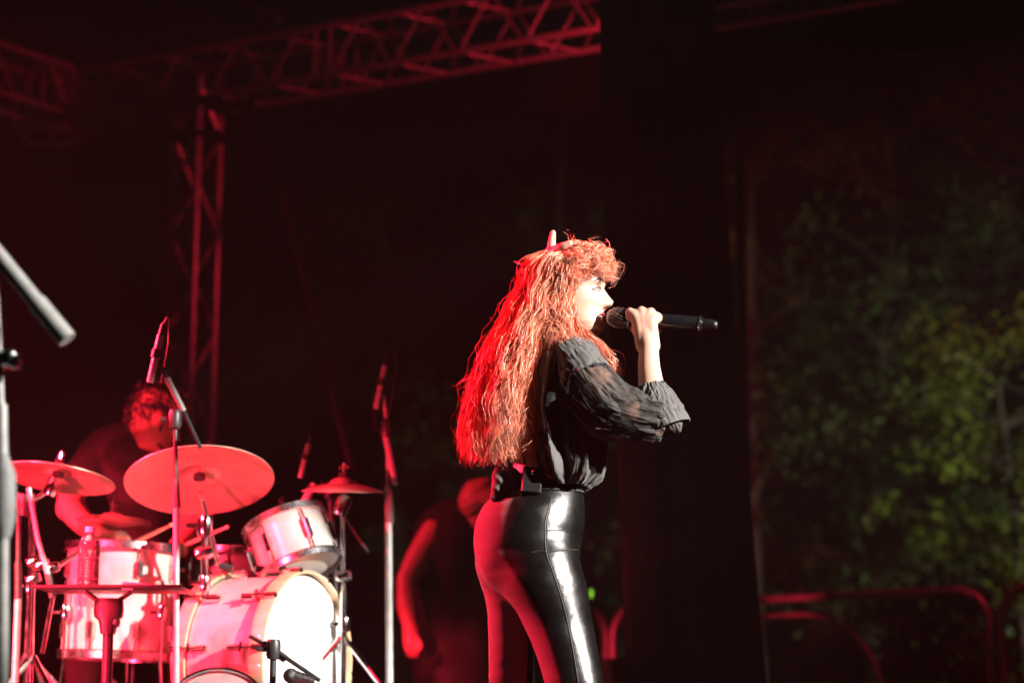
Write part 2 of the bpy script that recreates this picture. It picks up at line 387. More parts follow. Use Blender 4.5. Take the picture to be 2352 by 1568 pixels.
# ---- guard rails along the stage edge
def guard_rail(x0, d0, x1, d1, label, ytop0, ytop1, sub=True):
    A = P(x0, 1500, d0); B = P(x1, 1500, d1); A.z = B.z = 0
    zt = 1.13; u = (B - A); L = u.length; u = u.normalized(); r = .17
    root = thing('guard_rail', (A + B) / 2, label, 'guard rail', 'tubular guard rails at the stage edge')
    def pt(s, z): return A + u * s + Vector((0, 0, z))
    pts = [pt(0, .0), pt(0, zt - r)]
    for q in np.linspace(0, math.pi / 2, 8)[1:]: pts.append(pt(r - r * math.cos(q), zt - r + r * math.sin(q)))
    for q in np.linspace(0, math.pi / 2, 8): pts.append(pt(L - r + r * math.sin(q), zt - r + r * math.cos(q)))
    pts += [pt(L, 0)]
    part('frame', tube(pts, .021, 10), M['steel'], root)
    r2 = .48; z2 = zt - .09; m = .32
    pts = [pt(m, .05), pt(m, z2 - r2)]
    for q in np.linspace(0, math.pi / 2, 10)[1:]: pts.append(pt(m + r2 - r2 * math.cos(q), z2 - r2 + r2 * math.sin(q)))
    for q in np.linspace(0, math.pi / 2, 10): pts.append(pt(L - m * 1.9 - r2 + r2 * math.sin(q), z2 - r2 + r2 * math.cos(q)))
    pts.append(pt(L - m * 1.9, .05))
    part('inner_hoop', tube(pts, .013, 8), M['steel'], root)
    part('bottom_rail', tube([pt(0.02, .09), pt(L - .02, .09)], .017, 8), M['steel'], root)
    part('coupling', lathe([(.026, -.02), (.026, .02)], axisM(pt(L * .62, zt), u), 10), M['black_tube'], root)
    for s in (0, L): part('foot', box(.10, .10, .30, Matrix.Translation(pt(s, .15)) @ rotd, bev=.008), M['steel'], root)
    return root
guard_rail(1408, 11.6, 2274, 10.1, 'long tubular guard rail with rounded corners right of the black column', 0, 0)
guard_rail(2304, 10.05, 3000, 9.0, 'guard rail cut off by the right edge of the picture', 0, 0)
guard_rail(1060, 12.3, 1392, 11.65, "guard rail whose rounded end shows behind the singer's thigh", 0, 0)
fc = thing('flight_case', P(1421, 1700, 10.2), "black equipment case with metal edges behind the singer's knee", 'flight case')
ca, cb = P(1396, 1512, 10.2), P(1446, 1512, 10.2); zc = ca.z
part('body', box(cb.x - ca.x - .03, .34, zc - .01, Matrix.Translation(((ca.x + cb.x) / 2, 10.38, zc / 2)), bev=.004), M['case'], fc)
for x in (ca.x, cb.x): part('edge_strip', box(.034, .034, zc, Matrix.Translation((x, 10.2, zc / 2 + .002)), bev=.004), M['steel'], fc)
part('edge_strip', box(cb.x - ca.x - .04, .03, .02, Matrix.Translation(((ca.x + cb.x) / 2, 10.2, zc - .008))), M['case'], fc)
gl = thing('indicator_lamp', P(1358, 1364, 9.6), "small lime green lamp glowing beside the singer's thigh", 'lamp')
part('lens', ellipsoid(P(1358, 1362, 9.6), .010, .010, .022), M['led_lime'], gl)
part('bracket', tube([P(1360, 1372, 9.63), P(1362, 1450, 9.65), Vector((P(1362, 1450, 9.65).x, 9.65, 0))], .008, 8), M['black_tube'], gl)

# ---- trees
def tree(px, d, zbase, h, crown_r, nleaf, lm, label, trunk_r=.12, leaf=.09, zlow=.25, clumps=26, name='tree'):
    base = P(px, 1500, d); base.z = -1.2
    root = thing(name, base, label, 'tree' if name == 'tree' else 'shrub', 'trees and shrubs behind the stage')
    rnd = random.Random(int(px * 13 + d * 7)); rng = np.random.default_rng(int(px * 13 + d * 7))
    parts = []; tips = []
    top = base + Vector((rnd.uniform(-.3, .3), rnd.uniform(-.3, .3), h * .72))
    trunk = cr([base, base.lerp(top, .35) + Vector((rnd.uniform(-.2, .2), rnd.uniform(-.2, .2), 0)), base.lerp(top, .7) + Vector((rnd.uniform(-.2, .2), rnd.uniform(-.2, .2), 0)), top], 14)
    parts.append(tube(trunk, [trunk_r, trunk_r * .7, trunk_r * .1], 10))
    for i in range(clumps):
        f = rnd.uniform(zlow, 1); a = rnd.uniform(0, 6.28); s = trunk[min(13, int(f * 12))]
        rr = crown_r * rnd.uniform(.45, 1.0) * (1.0 - .45 * max(0, f - .5) * 2)
        e = Vector(s) + Vector((math.cos(a) * rr, math.sin(a) * rr, rnd.uniform(.0, .6) * crown_r * .7))
        mid = Vector(s).lerp(e, .5) + Vector((0, 0, .12 * rr))
        parts.append(tube([s, mid, e], [trunk_r * .3, trunk_r * .18, .008], 6, smooth=7)); tips.append((e, rr))
        tips.append((Vector(s).lerp(e, .6), rr))
    V, F = jm(*parts); part('trunk', (V, F), M['bark'], root)
    k = nleaf // len(tips); C = []
    for e, rr in tips:
        sg = np.array([.42, .42, .30]) * rnd.uniform(.35, .85) * max(.5, crown_r * .35)
        C.append(np.array(e) + rng.normal(0, 1, (k, 3)) * sg)
    C = np.vstack(C); n = len(C); C[:, 2] = np.maximum(C[:, 2], -1.1)
    ax = rng.normal(0, 1, (n, 3)); ax[:, 2] -= .5; ax /= np.linalg.norm(ax, axis=1)[:, None]
    b = np.cross(ax, rng.normal(0, 1, (n, 3))); b /= np.linalg.norm(b, axis=1)[:, None]; nn = np.cross(ax, b)
    sz = (leaf * rng.uniform(.6, 1.35, n))[:, None]
    V = np.stack([C - ax * sz * .5, C + b * sz * .30 + nn * sz * .08, C + ax * sz * .6, C - b * sz * .30 + nn * sz * .08], 1).reshape(-1, 3)
    F = np.arange(n * 4).reshape(-1, 4)
    part('crown', (V, np.vstack([F[:, [0, 1, 2]], F[:, [0, 2, 3]]])), lm, root, smooth=False)
tree(1760, 19.5, 0, 13.5, 2.0, 5600, M['leaf3'], 'tall dim tree seen just right of the black column', .07, clumps=40)
tree(2040, 21.5, 0, 14.0, 2.3, 6500, M['leaf2'], 'dark tree in the middle of the greenery behind the rails', .09, clumps=44)
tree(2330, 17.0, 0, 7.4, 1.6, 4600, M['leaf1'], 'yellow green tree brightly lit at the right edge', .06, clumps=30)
tree(2440, 20.0, 0, 14.0, 2.4, 6500, M['leaf2'], 'tall dark tree at the upper right', .09, clumps=44)
tree(1800, 15.5, 0, 3.0, 1.0, 3000, M['leaf2'], 'low green shrub behind the guard rail beside the black column', .05, leaf=.075, zlow=.05, name='shrub')
tree(2090, 15.0, 0, 3.7, 1.15, 3600, M['leaf3'], 'leafy olive shrub behind the middle of the guard rail', .05, leaf=.08, zlow=.05, name='shrub')
tree(2330, 14.2, 0, 3.3, 1.1, 3000, M['leaf2'], 'green shrub behind the joint of the two right guard rails', .05, leaf=.075, zlow=.05, name='shrub')
tree(1260, 24.0, 0, 13.0, 2.4, 6000, M['leaf2'], 'nearly black tree in the dark above the singer', .16)
tree(930, 26.0, 0, 13.0, 2.4, 5000, M['leaf2'], 'nearly black tree in the dark behind the right cymbal', .16)
# ---- thin stage smoke
hz = part('haze', box(190, 190, 14, Matrix.Translation((0, 0, 4.6))), M['ground'], smooth=False); hz.data.materials.clear(); tag(hz, kind='stuff')
hmat = bpy.data.materials.new('stage_smoke'); hmat.use_nodes = True; ht = hmat.node_tree; ht.nodes.remove(ht.nodes['Principled BSDF'])
pv = ht.nodes.new('ShaderNodeVolumePrincipled'); pv.inputs['Density'].default_value = .0012; pv.inputs['Color'].default_value = (.9, .9, .9, 1); pv.inputs['Anisotropy'].default_value = 0.0
ht.links.new(pv.outputs[0], ht.nodes['Material Output'].inputs['Volume']); hz.data.materials.append(hmat)
#SECTION2
# ================================================================== DRUM KIT
RZ = .345                                                    # riser top
def drum(name, label, loc, axis, r, depth, shell, hoopm, nlug, spin=0.0, head_top=True, cat='drum', hoop_w=.028, wood=False, headm=None):
    """loc = centre of the drum, axis = direction of the batter head"""
    Mx = axisM(loc, axis, spin); root = thing(name, loc, label, cat); h = depth / 2
    sh = part('shell', lathe([(r - .006, -h), (r, -h), (r, h), (r - .006, h)], Mx, 64), shell, root)
    hr = r + (.012 if not wood else .010)
    for s, nm in ((1, 'batter_head'), (-1, 'resonant_head')):
        part(nm, lathe([(.0005, s * (h + .004)), (r * .5, s * (h + .004)), (r - .012, s * (h + .0045)), (r + .003, s * (h - .002)), (r + .004, s * (h - .012))], Mx, 64), headm or M['head'], root)
        w = hoop_w
        pr = [(hr - .004, s * (h - w * .55)), (hr + .006, s * (h - w * .55)), (hr + (.006 if wood else .001), s * (h - w * .4)), (hr + (.006 if wood else .001), s * (h + w * .45)), (hr + .005, s * (h + w * .5)), (hr - .003, s * (h + w * .5)), (hr - .004, s * (h - w * .55))]
        hp = part('hoop', lathe(pr, Mx, 64), hoopm, root)
    lug = mesh_from('lug', jm(box(.020, .018, .055, bev=.004), tube([(0.0, 0, -.01), (0.0, 0, .060)], .0035, 8)))
    lug.materials.append(M['chrome'])
    claw = mesh_from('tension_claw', jm(box(.018, .020, .042, bev=.004), tube([(0.006, 0, -.10), (0.006, 0, .02)], .004, 8), box(.012, .03, .008, Matrix.Translation((.008, 0, -.05)))))
    claw.materials.append(M['chrome'])
    for i in range(nlug):
        a = 2 * math.pi * (i + .5) / nlug
        for s in (1, -1):
            fl = Matrix.Rotation(0 if s > 0 else math.pi, 4, 'X')
            A = Mx @ Matrix.Rotation(a, 4, 'Z') @ Matrix.Translation((r + .010, 0, s * (h - .075))) @ fl
            share('lug', lug, A, root)
            if wood: share('tension_claw', claw, Mx @ Matrix.Rotation(a, 4, 'Z') @ Matrix.Translation((hr + .008, 0, s * (h + .004))) @ fl, root)
    return root, Mx
def wing_nut(Mx, parent): part('wing_nut', xf(jm(tube([(0, 0, 0), (0, 0, .022)], .007, 8), box(.034, .006, .014, Matrix.Translation((0, 0, .014)), bev=.002)), Mx), M['chrome'], parent)
def cymbal(root, c, axis, r, bell=.06):
    Mx = axisM(c, axis)
    pr = [(.006, .030), (bell * .35, .029), (bell * .75, .020), (bell, .006)] + [(bell + (r - bell) * q, .006 - .024 * q ** 1.5 + (.0007 if i_ % 2 else 0)) for i_, q in enumerate(np.linspace(.06, 1, 40))]
    pr2 = [(q, z - .0025) for q, z in reversed(pr)]
    part('cymbal', lathe(pr + pr2, Mx, 72), M['cymbal'], root)
    part('felt', lathe([(.004, .031), (.017, .031), (.017, .044), (.004, .044)], Mx, 18), M['felt'], root)
    part('felt', lathe([(.004, .006), (.019, .004), (.019, -.012), (.004, -.012)], Mx, 18), M['felt'], root)
    part('tilter_rod', tube([Mx @ Vector((0, 0, -.06)), Mx @ Vector((0, 0, .075))], .0045, 8), M['chrome'], root)
    wing_nut(Mx @ Matrix.Translation((0, 0, .046)), root)
    return Mx @ Vector((0, 0, -.06))
def tripod(root, base, zfloor, zhub, spread, mt, n=3, a0=0.3, rr=.009):
    for i in range(n):
        a = a0 + i * 2 * math.pi / n; e = Vector((base.x + spread * math.cos(a), base.y + spread * math.sin(a), zfloor + .012))
        lg = part('leg', tube([Vector((base.x, base.y, zhub)), e], rr, 8), mt, root)
        part('rubber_foot', ellipsoid(e, .016, .016, .012, 10, 6), M['rubber'], lg)
def clamp(root, p, mt, sz=.026, ax=(0, 0, 1)):
    part('clamp', xf(jm(lathe([(.001, -sz), (sz * .62, -sz), (sz * .75, -sz * .6), (sz * .75, sz * .6), (sz * .62, sz), (.001, sz)], Matrix(), 16), box(sz * 1.9, sz * .5, sz * .5, Matrix.Translation((sz * .8, 0, 0)), bev=.002)), axisM(p, ax)), mt, root)
def down(p, z): return Vector((p.x, p.y, z))

# ---- bass drum
bd_ax = Vector((.91, -.41, .0)).normalized(); bc = P(695, 1517, 6.3); bcen = bc - bd_ax * .14
bdr, bM = drum('bass_drum', 'big bass drum with blown out white front head and wooden hoops', bcen, bd_ax, .265, .28, M['pearl'], M['wood'], 10, spin=.2, wood=True, hoop_w=.045, cat='drum')
for s in (-1, 1):
    a = bcen + bd_ax * .05 + Vector((-bd_ax.y, bd_ax.x, 0)) * s * .2 + Vector((0, 0, -.19)); e = a + bd_ax * .18 + Vector((-bd_ax.y, bd_ax.x, 0)) * s * .14; e.z = RZ + .006
    part('spur', tube([a, e], .009, 8), M['chrome'], bdr)
part('tom_bracket', box(.07, .05, .03, Matrix.Translation(bcen + Vector((0, 0, .288))), bev=.005), M['chrome'], bdr)

# ---- rack tom
tx = Vector((-.36, .22, .90)).normalized(); tcn = P(672, 1254, 6.42)
rt, _ = drum('rack_tom', 'small tilted white tom mounted above the bass drum', tcn, tx, .125, .165, M['pearl'], M['silver'], 6, spin=.55, cat='drum', hoop_w=.022)
part('mount_arm', tube([tcn - tx * .02 + Vector((.04, .12, 0)), bcen + Vector((.10, .12, .40)), bcen + Vector((0, 0, .30))], .011, 10, smooth=14), M['chrome'], rt)

# ---- floor tom
fc0 = P(274, 1382, 6.5)
ft, _ = drum('floor_tom', 'deep white pearl floor tom behind the bottle tray', fc0, (0.03, 0, 1), .172, .345, M['pearl'], M['silver'], 8, spin=.12, cat='drum', hoop_w=.026)
for a in (-2.4, -.62, 1.6):
    q = fc0 + Vector((math.cos(a) * .195, math.sin(a) * .195, 0))
    lg = part('leg', tube([q + Vector((0, 0, .06)), q + Vector((0, 0, -.2)), Vector((q.x + math.cos(a) * .03, q.y + math.sin(a) * .03, RZ + .02))], .0055, 8), M['chrome'], ft)
    part('rubber_foot', ellipsoid(Vector((q.x + math.cos(a) * .03, q.y + math.sin(a) * .03, RZ + .012)), .014, .014, .012, 10, 6), M['rubber'], lg)
    clamp(ft, q + Vector((0, 0, -.04)), M['chrome'], .024)
# ---- snare drum behind
sc0 = P(545, 1330, 6.85)
sn, _ = drum('snare_drum', 'dark snare drum glimpsed behind the bass drum shell', sc0, (.05, .1, 1), .178, .14, M['black_tube'], M['chrome'], 8, cat='drum', hoop_w=.024)
part('stand_tube', tube([sc0 - Vector((0, 0, .08)), down(sc0, RZ + .1)], .012, 10), M['chrome'], sn); tripod(sn, sc0, RZ, RZ + .28, .22, M['chrome'])
# ---- small drum in front, tilted to the pit
pc0 = P(498, 1638, 5.95); pax = Vector((.10, -.80, .55)).normalized()
pd, _ = drum('practice_drum', 'low tilted drum with red lit head in front of the bass drum', pc0 - pax * .05, pax, .135, .12, M['pearl'], M['chrome'], 8, cat='drum', hoop_w=.022, headm=M['head_dark'])
part('stand_tube', tube([pc0 - pax * .08, down(pc0 + Vector((0, .12, 0)), .03)], .012, 10), M['chrome'], pd)
tripod(pd, pc0 + Vector((0, .12, 0)), .0, .16, .2, M['chrome'])

# ---- crash cymbal (big, underside to the pit)
cstand = P(470, 1400, 6.25)
cr_ = thing('crash_cymbal', down(cstand, RZ), 'large bronze crash cymbal on a boom stand in front of the drummer', 'cymbal', 'cymbals of the drum kit')
ca_ = Vector((-.10, -.10, 1)); cax = Vector((-.10, .34, .93)).normalized(); cpos = P(458, 1092, 6.2)
tail = cymbal(cr_, cpos, cax, .232, .065)
piv = P(479, 1205, 6.24)
part('boom_arm', tube([tail, P(466, 1147, 6.22), piv, P(503, 1298, 6.3)], .0075, 10), M['chrome'], cr_)
part('counterweight', tube([P(503, 1298, 6.3), P(536, 1304, 6.3)], .011, 10), M['black_tube'], cr_)
part('stand_tube', tube([P(470, 1206, 6.25), P(470, 1340, 6.25)], .0115, 12), M['chrome'], cr_)
part('stand_tube', tube([P(470, 1340, 6.25), down(cstand, RZ + .05)], .0145, 12), M['black_tube'], cr_)
clamp(cr_, P(471, 1206, 6.24), M['chrome'], .034); clamp(cr_, P(469, 1268, 6.24), M['chrome'], .028, (1, 0, .2)); clamp(cr_, P(470, 1338, 6.25), M['chrome'], .026)
tripod(cr_, cstand, RZ, RZ + .3, .3, M['chrome'], a0=.9)

# ---- left cymbal
lst = P(64, 1400, 6.3); lc = thing('ride_cymbal', down(lst, RZ), 'bronze cymbal at the left edge beside the foreground mic stand', 'cymbal', 'cymbals of the drum kit')
tail = cymbal(lc, P(134, 1086, 6.35), Vector((.10, .15, .97)).normalized(), .185, .055)
part('boom_arm', tube([tail, P(119, 1120, 6.34), P(56, 1162, 6.32)], .008, 10), M['chrome'], lc)
clamp(lc, P(119, 1117, 6.34), M['chrome'], .03, (.3, 0, 1)); clamp(lc, P(62, 1160, 6.31), M['chrome'], .036)
part('stand_tube', tube([P(70, 1160, 6.3), P(68, 1345, 6.3)], .009, 10), M['chrome'], lc)
part('stand_tube', tube([P(68, 1345, 6.3), down(lst, RZ + .05)], .0125, 10), M['chrome'], lc)
clamp(lc, P(68, 1345, 6.3), M['chrome'], .026); tripod(lc, lst, RZ, RZ + .32, .3, M['chrome'], a0=.2)
# ---- hi-hat
hst = P(256, 1500, 6.75); hh = thing('hi_hat', down(hst, RZ), 'pair of thin hi-hat cymbals above the floor tom', 'cymbal', 'cymbals of the drum kit')
hp = P(258, 1196, 6.75)
Mx = axisM(hp, (.03, .05, 1))
pr = [(.006, .026), (.03, .024), (.05, .008)] + [(.05 + .080 * q, .008 - .018 * q ** 1.4) for q in np.linspace(.1, 1, 8)]
part('top_cymbal', lathe(pr + [(a, b - .002) for a, b in reversed(pr)], Mx, 60), M['cymbal'], hh)
part('bottom_cymbal', lathe([(a, -.012 - b) for a, b in pr] + [(a, -.010 - b) for a, b in reversed(pr)], Mx, 60), M['cymbal'], hh)
part('pull_rod', tube([hp + Vector((0, 0, .12)), down(hp, hp.z - .25)], .004, 8), M['chrome'], hh)
part('clutch', lathe([(.001, .026), (.012, .028), (.012, .06), (.001, .06)], Mx, 12), M['chrome'], hh)
part('stand_tube', tube([P(257, 1238, 6.75), down(hst, RZ + .05)], .012, 10), M['chrome'], hh); clamp(hh, P(257, 1242, 6.75), M['felt'], .03)
tripod(hh, hst, RZ, RZ + .25, .25, M['chrome'])
# ---- right cymbal, edge on
rst = P(788, 1400, 6.45); rc = thing('edge_on_cymbal', down(rst, RZ), 'cymbal seen edge on at the right of the drum kit', 'cymbal', 'cymbals of the drum kit')
rp = P(789, 1116, 6.45); tail = cymbal(rc, rp, Vector((.02, -.115, 1)).normalized(), .135, .05)
part('boom_arm', tube([tail, P(787, 1155, 6.45), P(787, 1190, 6.45)], .008, 10), M['chrome'], rc)
part('stand_tube', tube([P(787, 1180, 6.45), P(789, 1360, 6.45)], .009, 10), M['chrome'], rc)
part('stand_tube', tube([P(789, 1360, 6.45), down(rst, RZ + .05)], .0125, 10), M['chrome'], rc)
clamp(rc, P(786, 1160, 6.44), M['chrome'], .034, (.4, 0, 1)); clamp(rc, P(789, 1322, 6.44), M['chrome'], .026, (1, 0, .1)); clamp(rc, P(790, 1432, 6.44), M['chrome'], .026)
tripod(rc, rst, RZ, RZ + .38, .34, M['chrome'], a0=-.5)
# ---- low splash behind the tom
sst = P(655, 1400, 6.95); s2 = thing('splash_cymbal', down(sst, RZ), 'small dim cymbal half hidden behind the tilted tom', 'cymbal', 'cymbals of the drum kit')
tail = cymbal(s2, P(652, 1188, 6.95), Vector((-.08, .1, 1)).normalized(), .125, .045)
part('stand_tube', tube([tail, down(sst, RZ + .05)], .010, 10), M['chrome'], s2); tripod(s2, sst, RZ, RZ + .3, .25, M['chrome'])

# ---- microphones on stands
def pencil_mic(name, a, b, label, cablept=None, group='slim condenser microphones over the drums'):
    """a = front capsule, b = cable end"""
    root = thing(name, a, label, 'microphone', group); a, b = Vector(a), Vector(b); u = (b - a)
    part('capsule', tube([a, a + u * .30], .0105, 12), M['grey_tube'], root)
    part('body', tube([a + u * .31, a + u * .80], .0105, 12), M['grey_tube'], root)
    part('clip', tube([a + u * .42, a + u * .56], .0155, 12), M['black_tube'], root)
    part('connector', tube([a + u * .80, b], [.009, .006], 10), M['black_tube'], root)
    if cablept: part('cable', tube([b, b + u * .10 + Vector((.012, 0, .004))] + cablept, .0032, 6, smooth=30), M['black_tube'], root)
    return root
# overhead left: stand x=405, boom up to the microphone
om = thing('boom_mic_stand', down(P(404, 1500, 5.85), 0), 'slim boom stand holding the microphone above the drummer', 'mic stand', 'microphone stands around the drums')
b0 = P(402, 965, 5.85)
part('tube', tube([P(402, 950, 5.85), P(404, 1130, 5.85)], .007, 10), M['black_tube'], om)
part('grip', tube([P(404, 1100, 5.85), P(405, 1165, 5.85)], [.009, .013, .013], 12), M['rubber'], om)
part('tube', tube([P(405, 1160, 5.85), P(405, 1560, 5.85), down(P(404, 1500, 5.85), .04)], .0095, 12), M['grey_tube'], om)
part('boom_arm', tube([P(366, 838, 5.8), P(384, 868, 5.8), P(425, 950, 5.87), P(460, 1027, 5.95)], .006, 10), M['black_tube'], om)
part('boom_grip', tube([P(383, 866, 5.8), P(421, 942, 5.86)], .009, 10), M['grey_tube'], om)
clamp(om, P(402, 962, 5.84), M['black_tube'], .026); tripod(om, P(404, 1500, 5.85), 0, .2, .28, M['black_tube'], a0=.4)
pencil_mic('condenser_microphone', P(345, 878, 5.8), P(375, 744, 5.8), 'slim microphone pointing down over the drummer', [P(388, 760, 5.82), P(385, 800, 5.82), P(370, 880, 5.84)])
# overhead right: stand x=893
orr = thing('mic_stand', down(P(893, 1500, 6.6), 0), 'tall grey microphone stand between the drums and the singer', 'mic stand', 'microphone stands around the drums')
part('tube', tube([P(880, 905, 6.6), P(891, 985, 6.6), P(892, 1120, 6.6)], .0085, 10), M['grey_tube'], orr)
part('tube', tube([P(892, 1115, 6.6), P(894, 1560, 6.6), down(P(893, 1500, 6.6), .04)], .0135, 12), M['grey_tube'], orr)
part('grip', tube([P(893, 1130, 6.6), P(894, 1200, 6.6)], .0165, 12), M['rubber'], orr)
part('boom_arm', tube([P(884, 985, 6.58), P(909, 1112, 6.55)], [.014, .0115], 10), M['grey_tube'], orr)
part('wind_shade', tube([P(861, 975, 6.6), P(866, 905, 6.6)], .012, 10), M['felt'], orr)
clamp(orr, P(888, 985, 6.58), M['black_tube'], .03); tripod(orr, P(893, 1500, 6.6), 0, .25, .32, M['black_tube'], a0=.8)
pencil_mic('condenser_microphone', P(864, 938, 6.58), P(889, 816, 6.58), 'slim microphone on the tall stand right of the drums', [P(908, 820, 6.6), P(908, 870, 6.6), P(893, 950, 6.6)])
# tom microphone
tm = thing('tom_mic_stand', down(P(768, 1500, 6.7), RZ), 'dark thin stand with short boom behind the right cymbal', 'mic stand', 'microphone stands around the drums')
part('tube', tube([P(757, 1105, 6.7), P(770, 1350, 6.7), down(P(768, 1500, 6.7), RZ + .04)], .011, 10), M['black_tube'], tm)
part('boom_arm', tube([P(706, 1150, 6.68), P(738, 1105, 6.7), P(845, 1268, 6.7)], .006, 8), M['black_tube'], tm); clamp(tm, P(757, 1130, 6.69), M['black_tube'], .024)
tripod(tm, P(768, 1500, 6.7), RZ, RZ + .25, .26, M['black_tube'], a0=-.35, rr=.012)
pencil_mic('condenser_microphone', P(690, 1097, 6.66), P(713, 1000, 6.66), 'slim microphone hanging in the dark above the tilted tom')
tmic = thing('tom_microphone', P(705, 1145, 6.55), 'stubby microphone clipped beside the tilted tom', 'microphone', 'slim condenser microphones over the drums')
part('body', tube([P(697, 1158, 6.55), P(722, 1110, 6.55)], [.017, .015, .011], 12), M['grey_tube'], tmic); part('clip', tube([P(713, 1128, 6.55), P(718, 1118, 6.55)], .018, 12), M['black_tube'], tmic)
# kick microphone with little boom
km = thing('kick_mic_stand', down(P(622, 1580, 5.75), 0), 'short black boom stand crossing the bass drum head', 'mic stand', 'microphone stands around the drums')
kb = P(628, 1490, 5.75)
part('boom_arm', tube([P(574, 1460, 5.78), kb, P(735, 1562, 5.72)], .0065, 10), M['black_tube'], km)
part('boom_grip', tube([P(605, 1478, 5.77), P(655, 1512, 5.75)], .012, 10), M['black_tube'], km); clamp(km, kb, M['black_tube'], .028)
part('tube', tube([kb, down(kb, .03)], .0095, 10), M['black_tube'], km); tripod(km, kb, 0, .14, .24, M['black_tube'], a0=1.3)
kmi = thing('kick_microphone', P(700, 1555, 5.72), 'silver microphone low in front of the white bass drum head', 'microphone', 'slim condenser microphones over the drums')
part('body', tube([P(672, 1552, 5.72), P(722, 1566, 5.72)], [.020, .022, .014], 14), M['silver'], kmi); part('capsule', ellipsoid(P(668, 1551, 5.72), .022, .022, .022), M['grille'], kmi)
# left boom stand over the floor tom
ls = thing('left_boom_stand', down(P(42, 1500, 6.0), 0), 'black boom stand at the far left whose arm slants to the tray', 'mic stand', 'microphone stands around the drums')
part('tube', tube([P(44, 1130, 6.0), P(42, 1300, 6.0)], .0085, 10), M['black_tube'], ls)
part('grip', tube([P(42, 1290, 6.0), P(42, 1375, 6.0)], [.012, .014, .012], 12), M['black_tube'], ls)
part('tube', tube([P(42, 1370, 6.0), down(P(42, 1500, 6.0), .04)], .0115, 10), M['grey_tube'], ls)
part('boom_arm', tube([P(66, 1120, 5.98), P(88, 1240, 5.98), P(118, 1345, 5.98)], .0085, 10), M['grey_tube'], ls)
part('boom_grip', tube([P(110, 1318, 5.98), P(121, 1372, 5.98)], .0115, 10), M['black_tube'], ls)
part('boom_tail', tube([P(121, 1370, 5.98), P(97, 1500, 5.98)], .0075, 10), M['chrome'], ls)
clamp(ls, P(56, 1160, 5.99), M['black_tube'], .032); tripod(ls, P(42, 1500, 6.0), 0, .22, .28, M['chrome'], a0=-.4)
ls2 = thing('chrome_stand', down(P(78, 1500, 6.15), RZ), 'bright chrome stand tube between the far left stands and floor tom', 'stand')
part('tube', tube([P(76, 1160, 6.15), P(75, 1290, 6.15)], .006, 10), M['chrome'], ls2); part('tube', tube([P(75, 1285, 6.15), down(P(78, 1500, 6.15), RZ + .04)], .0085, 10), M['chrome'], ls2)
part('arm', tube([P(66, 1300, 6.14), P(130, 1302, 6.2), P(205, 1252, 6.3)], .0075, 10), M['chrome'], ls2)
for q in ((78, 1288), (96, 1296), (120, 1303), (76, 1328)): clamp(ls2, P(q[0], q[1], 6.14), M['chrome'], .022, (1, 0, .3))
tripod(ls2, P(78, 1500, 6.15), RZ, RZ + .3, .26, M['chrome'], a0=-.7)

# ---- bottle tray
tr_ = thing('tray_stand', down(P(250, 1500, 5.7), 0), 'black flat tray on a single post in front of the floor tom', 'tray stand')
t0, t1 = P(88, 1352, 5.7), P(428, 1350, 5.7)
part('tray', box((t1 - t0).length, .24, .006, Matrix.Translation((t0 + t1) / 2 + Vector((0, .06, 0))), bev=.003), M['black_tube'], tr_)
part('tray_lip', box((t1 - t0).length, .008, .010, Matrix.Translation((t0 + t1) / 2 + Vector((0, -.075, .001))), bev=.002), M['black_tube'], tr_)
part('bracket', tube([P(197, 1358, 5.7), P(225, 1378, 5.7), P(252, 1384, 5.7), P(272, 1378, 5.7), P(302, 1358, 5.7)], .007, 8, smooth=24), M['black_tube'], tr_)
part('hub', xf(loft([ell((0, 0, z), a, .03, 20, pw=.7) for z, a in ((.030, .035), (.024, .040), (-.004, .042), (-.022, .040), (-.034, .026), (-.07, .020))]), Matrix.Translation(P(250, 1398, 5.7))), M['black_tube'], tr_)
part('knob', lathe([(.001, -.01), (.014, -.01), (.016, 0), (.014, .01), (.001, .01)], axisM(P(264, 1428, 5.69), (1, -.3, 0)), 14), M['black_tube'], tr_)
part('post', tube([P(250, 1410, 5.7), down(P(250, 1500, 5.7), .02)], .0155, 14), M['black_tube'], tr_)
tripod(tr_, P(250, 1500, 5.7), 0, .2, .28, M['black_tube'])
bp = P(202, 1347, 5.74); bt = thing('water_bottle', bp, 'clear plastic water bottle standing on the tray', 'bottle')
pr = [(.001, .0), (.028, .0), (.031, .006)]
for i in range(9): pr += [(.031, .010 + i * .0085), (.0285, .014 + i * .0085)]
pr += [(.031, .090), (.0315, .112), (.029, .128), (.022, .143), (.0125, .152), (.0125, .160)]
part('body', lathe(pr, Matrix.Translation(bp), 32), M['bottle'], bt)
part('cap', lathe([(.001, .172), (.0135, .172), (.0145, .170), (.0145, .156), (.0125, .156)], Matrix.Translation(bp), 24), M['cap'], bt)
part('water', lathe([(.001, .003)] + [(a - .0022, z + .001) for a, z in pr[1:24]] + [(.001, .09)], Matrix.Translation(bp), 28), M['bottle'], bt)
pn = P(322, 1345, 5.72); pp = part('folded_paper', jm(box(.085, .05, .006, Matrix.Translation(pn + Vector((0, 0, .004))) @ Matrix.Rotation(.1, 4, 'Y'), bev=.001), box(.03, .004, .022, Matrix.Translation(pn + Vector((-.02, -.085, -.006))))), M['paper'], smooth=False); tag(pp, 'small folded white paper lying on the tray', 'paper')

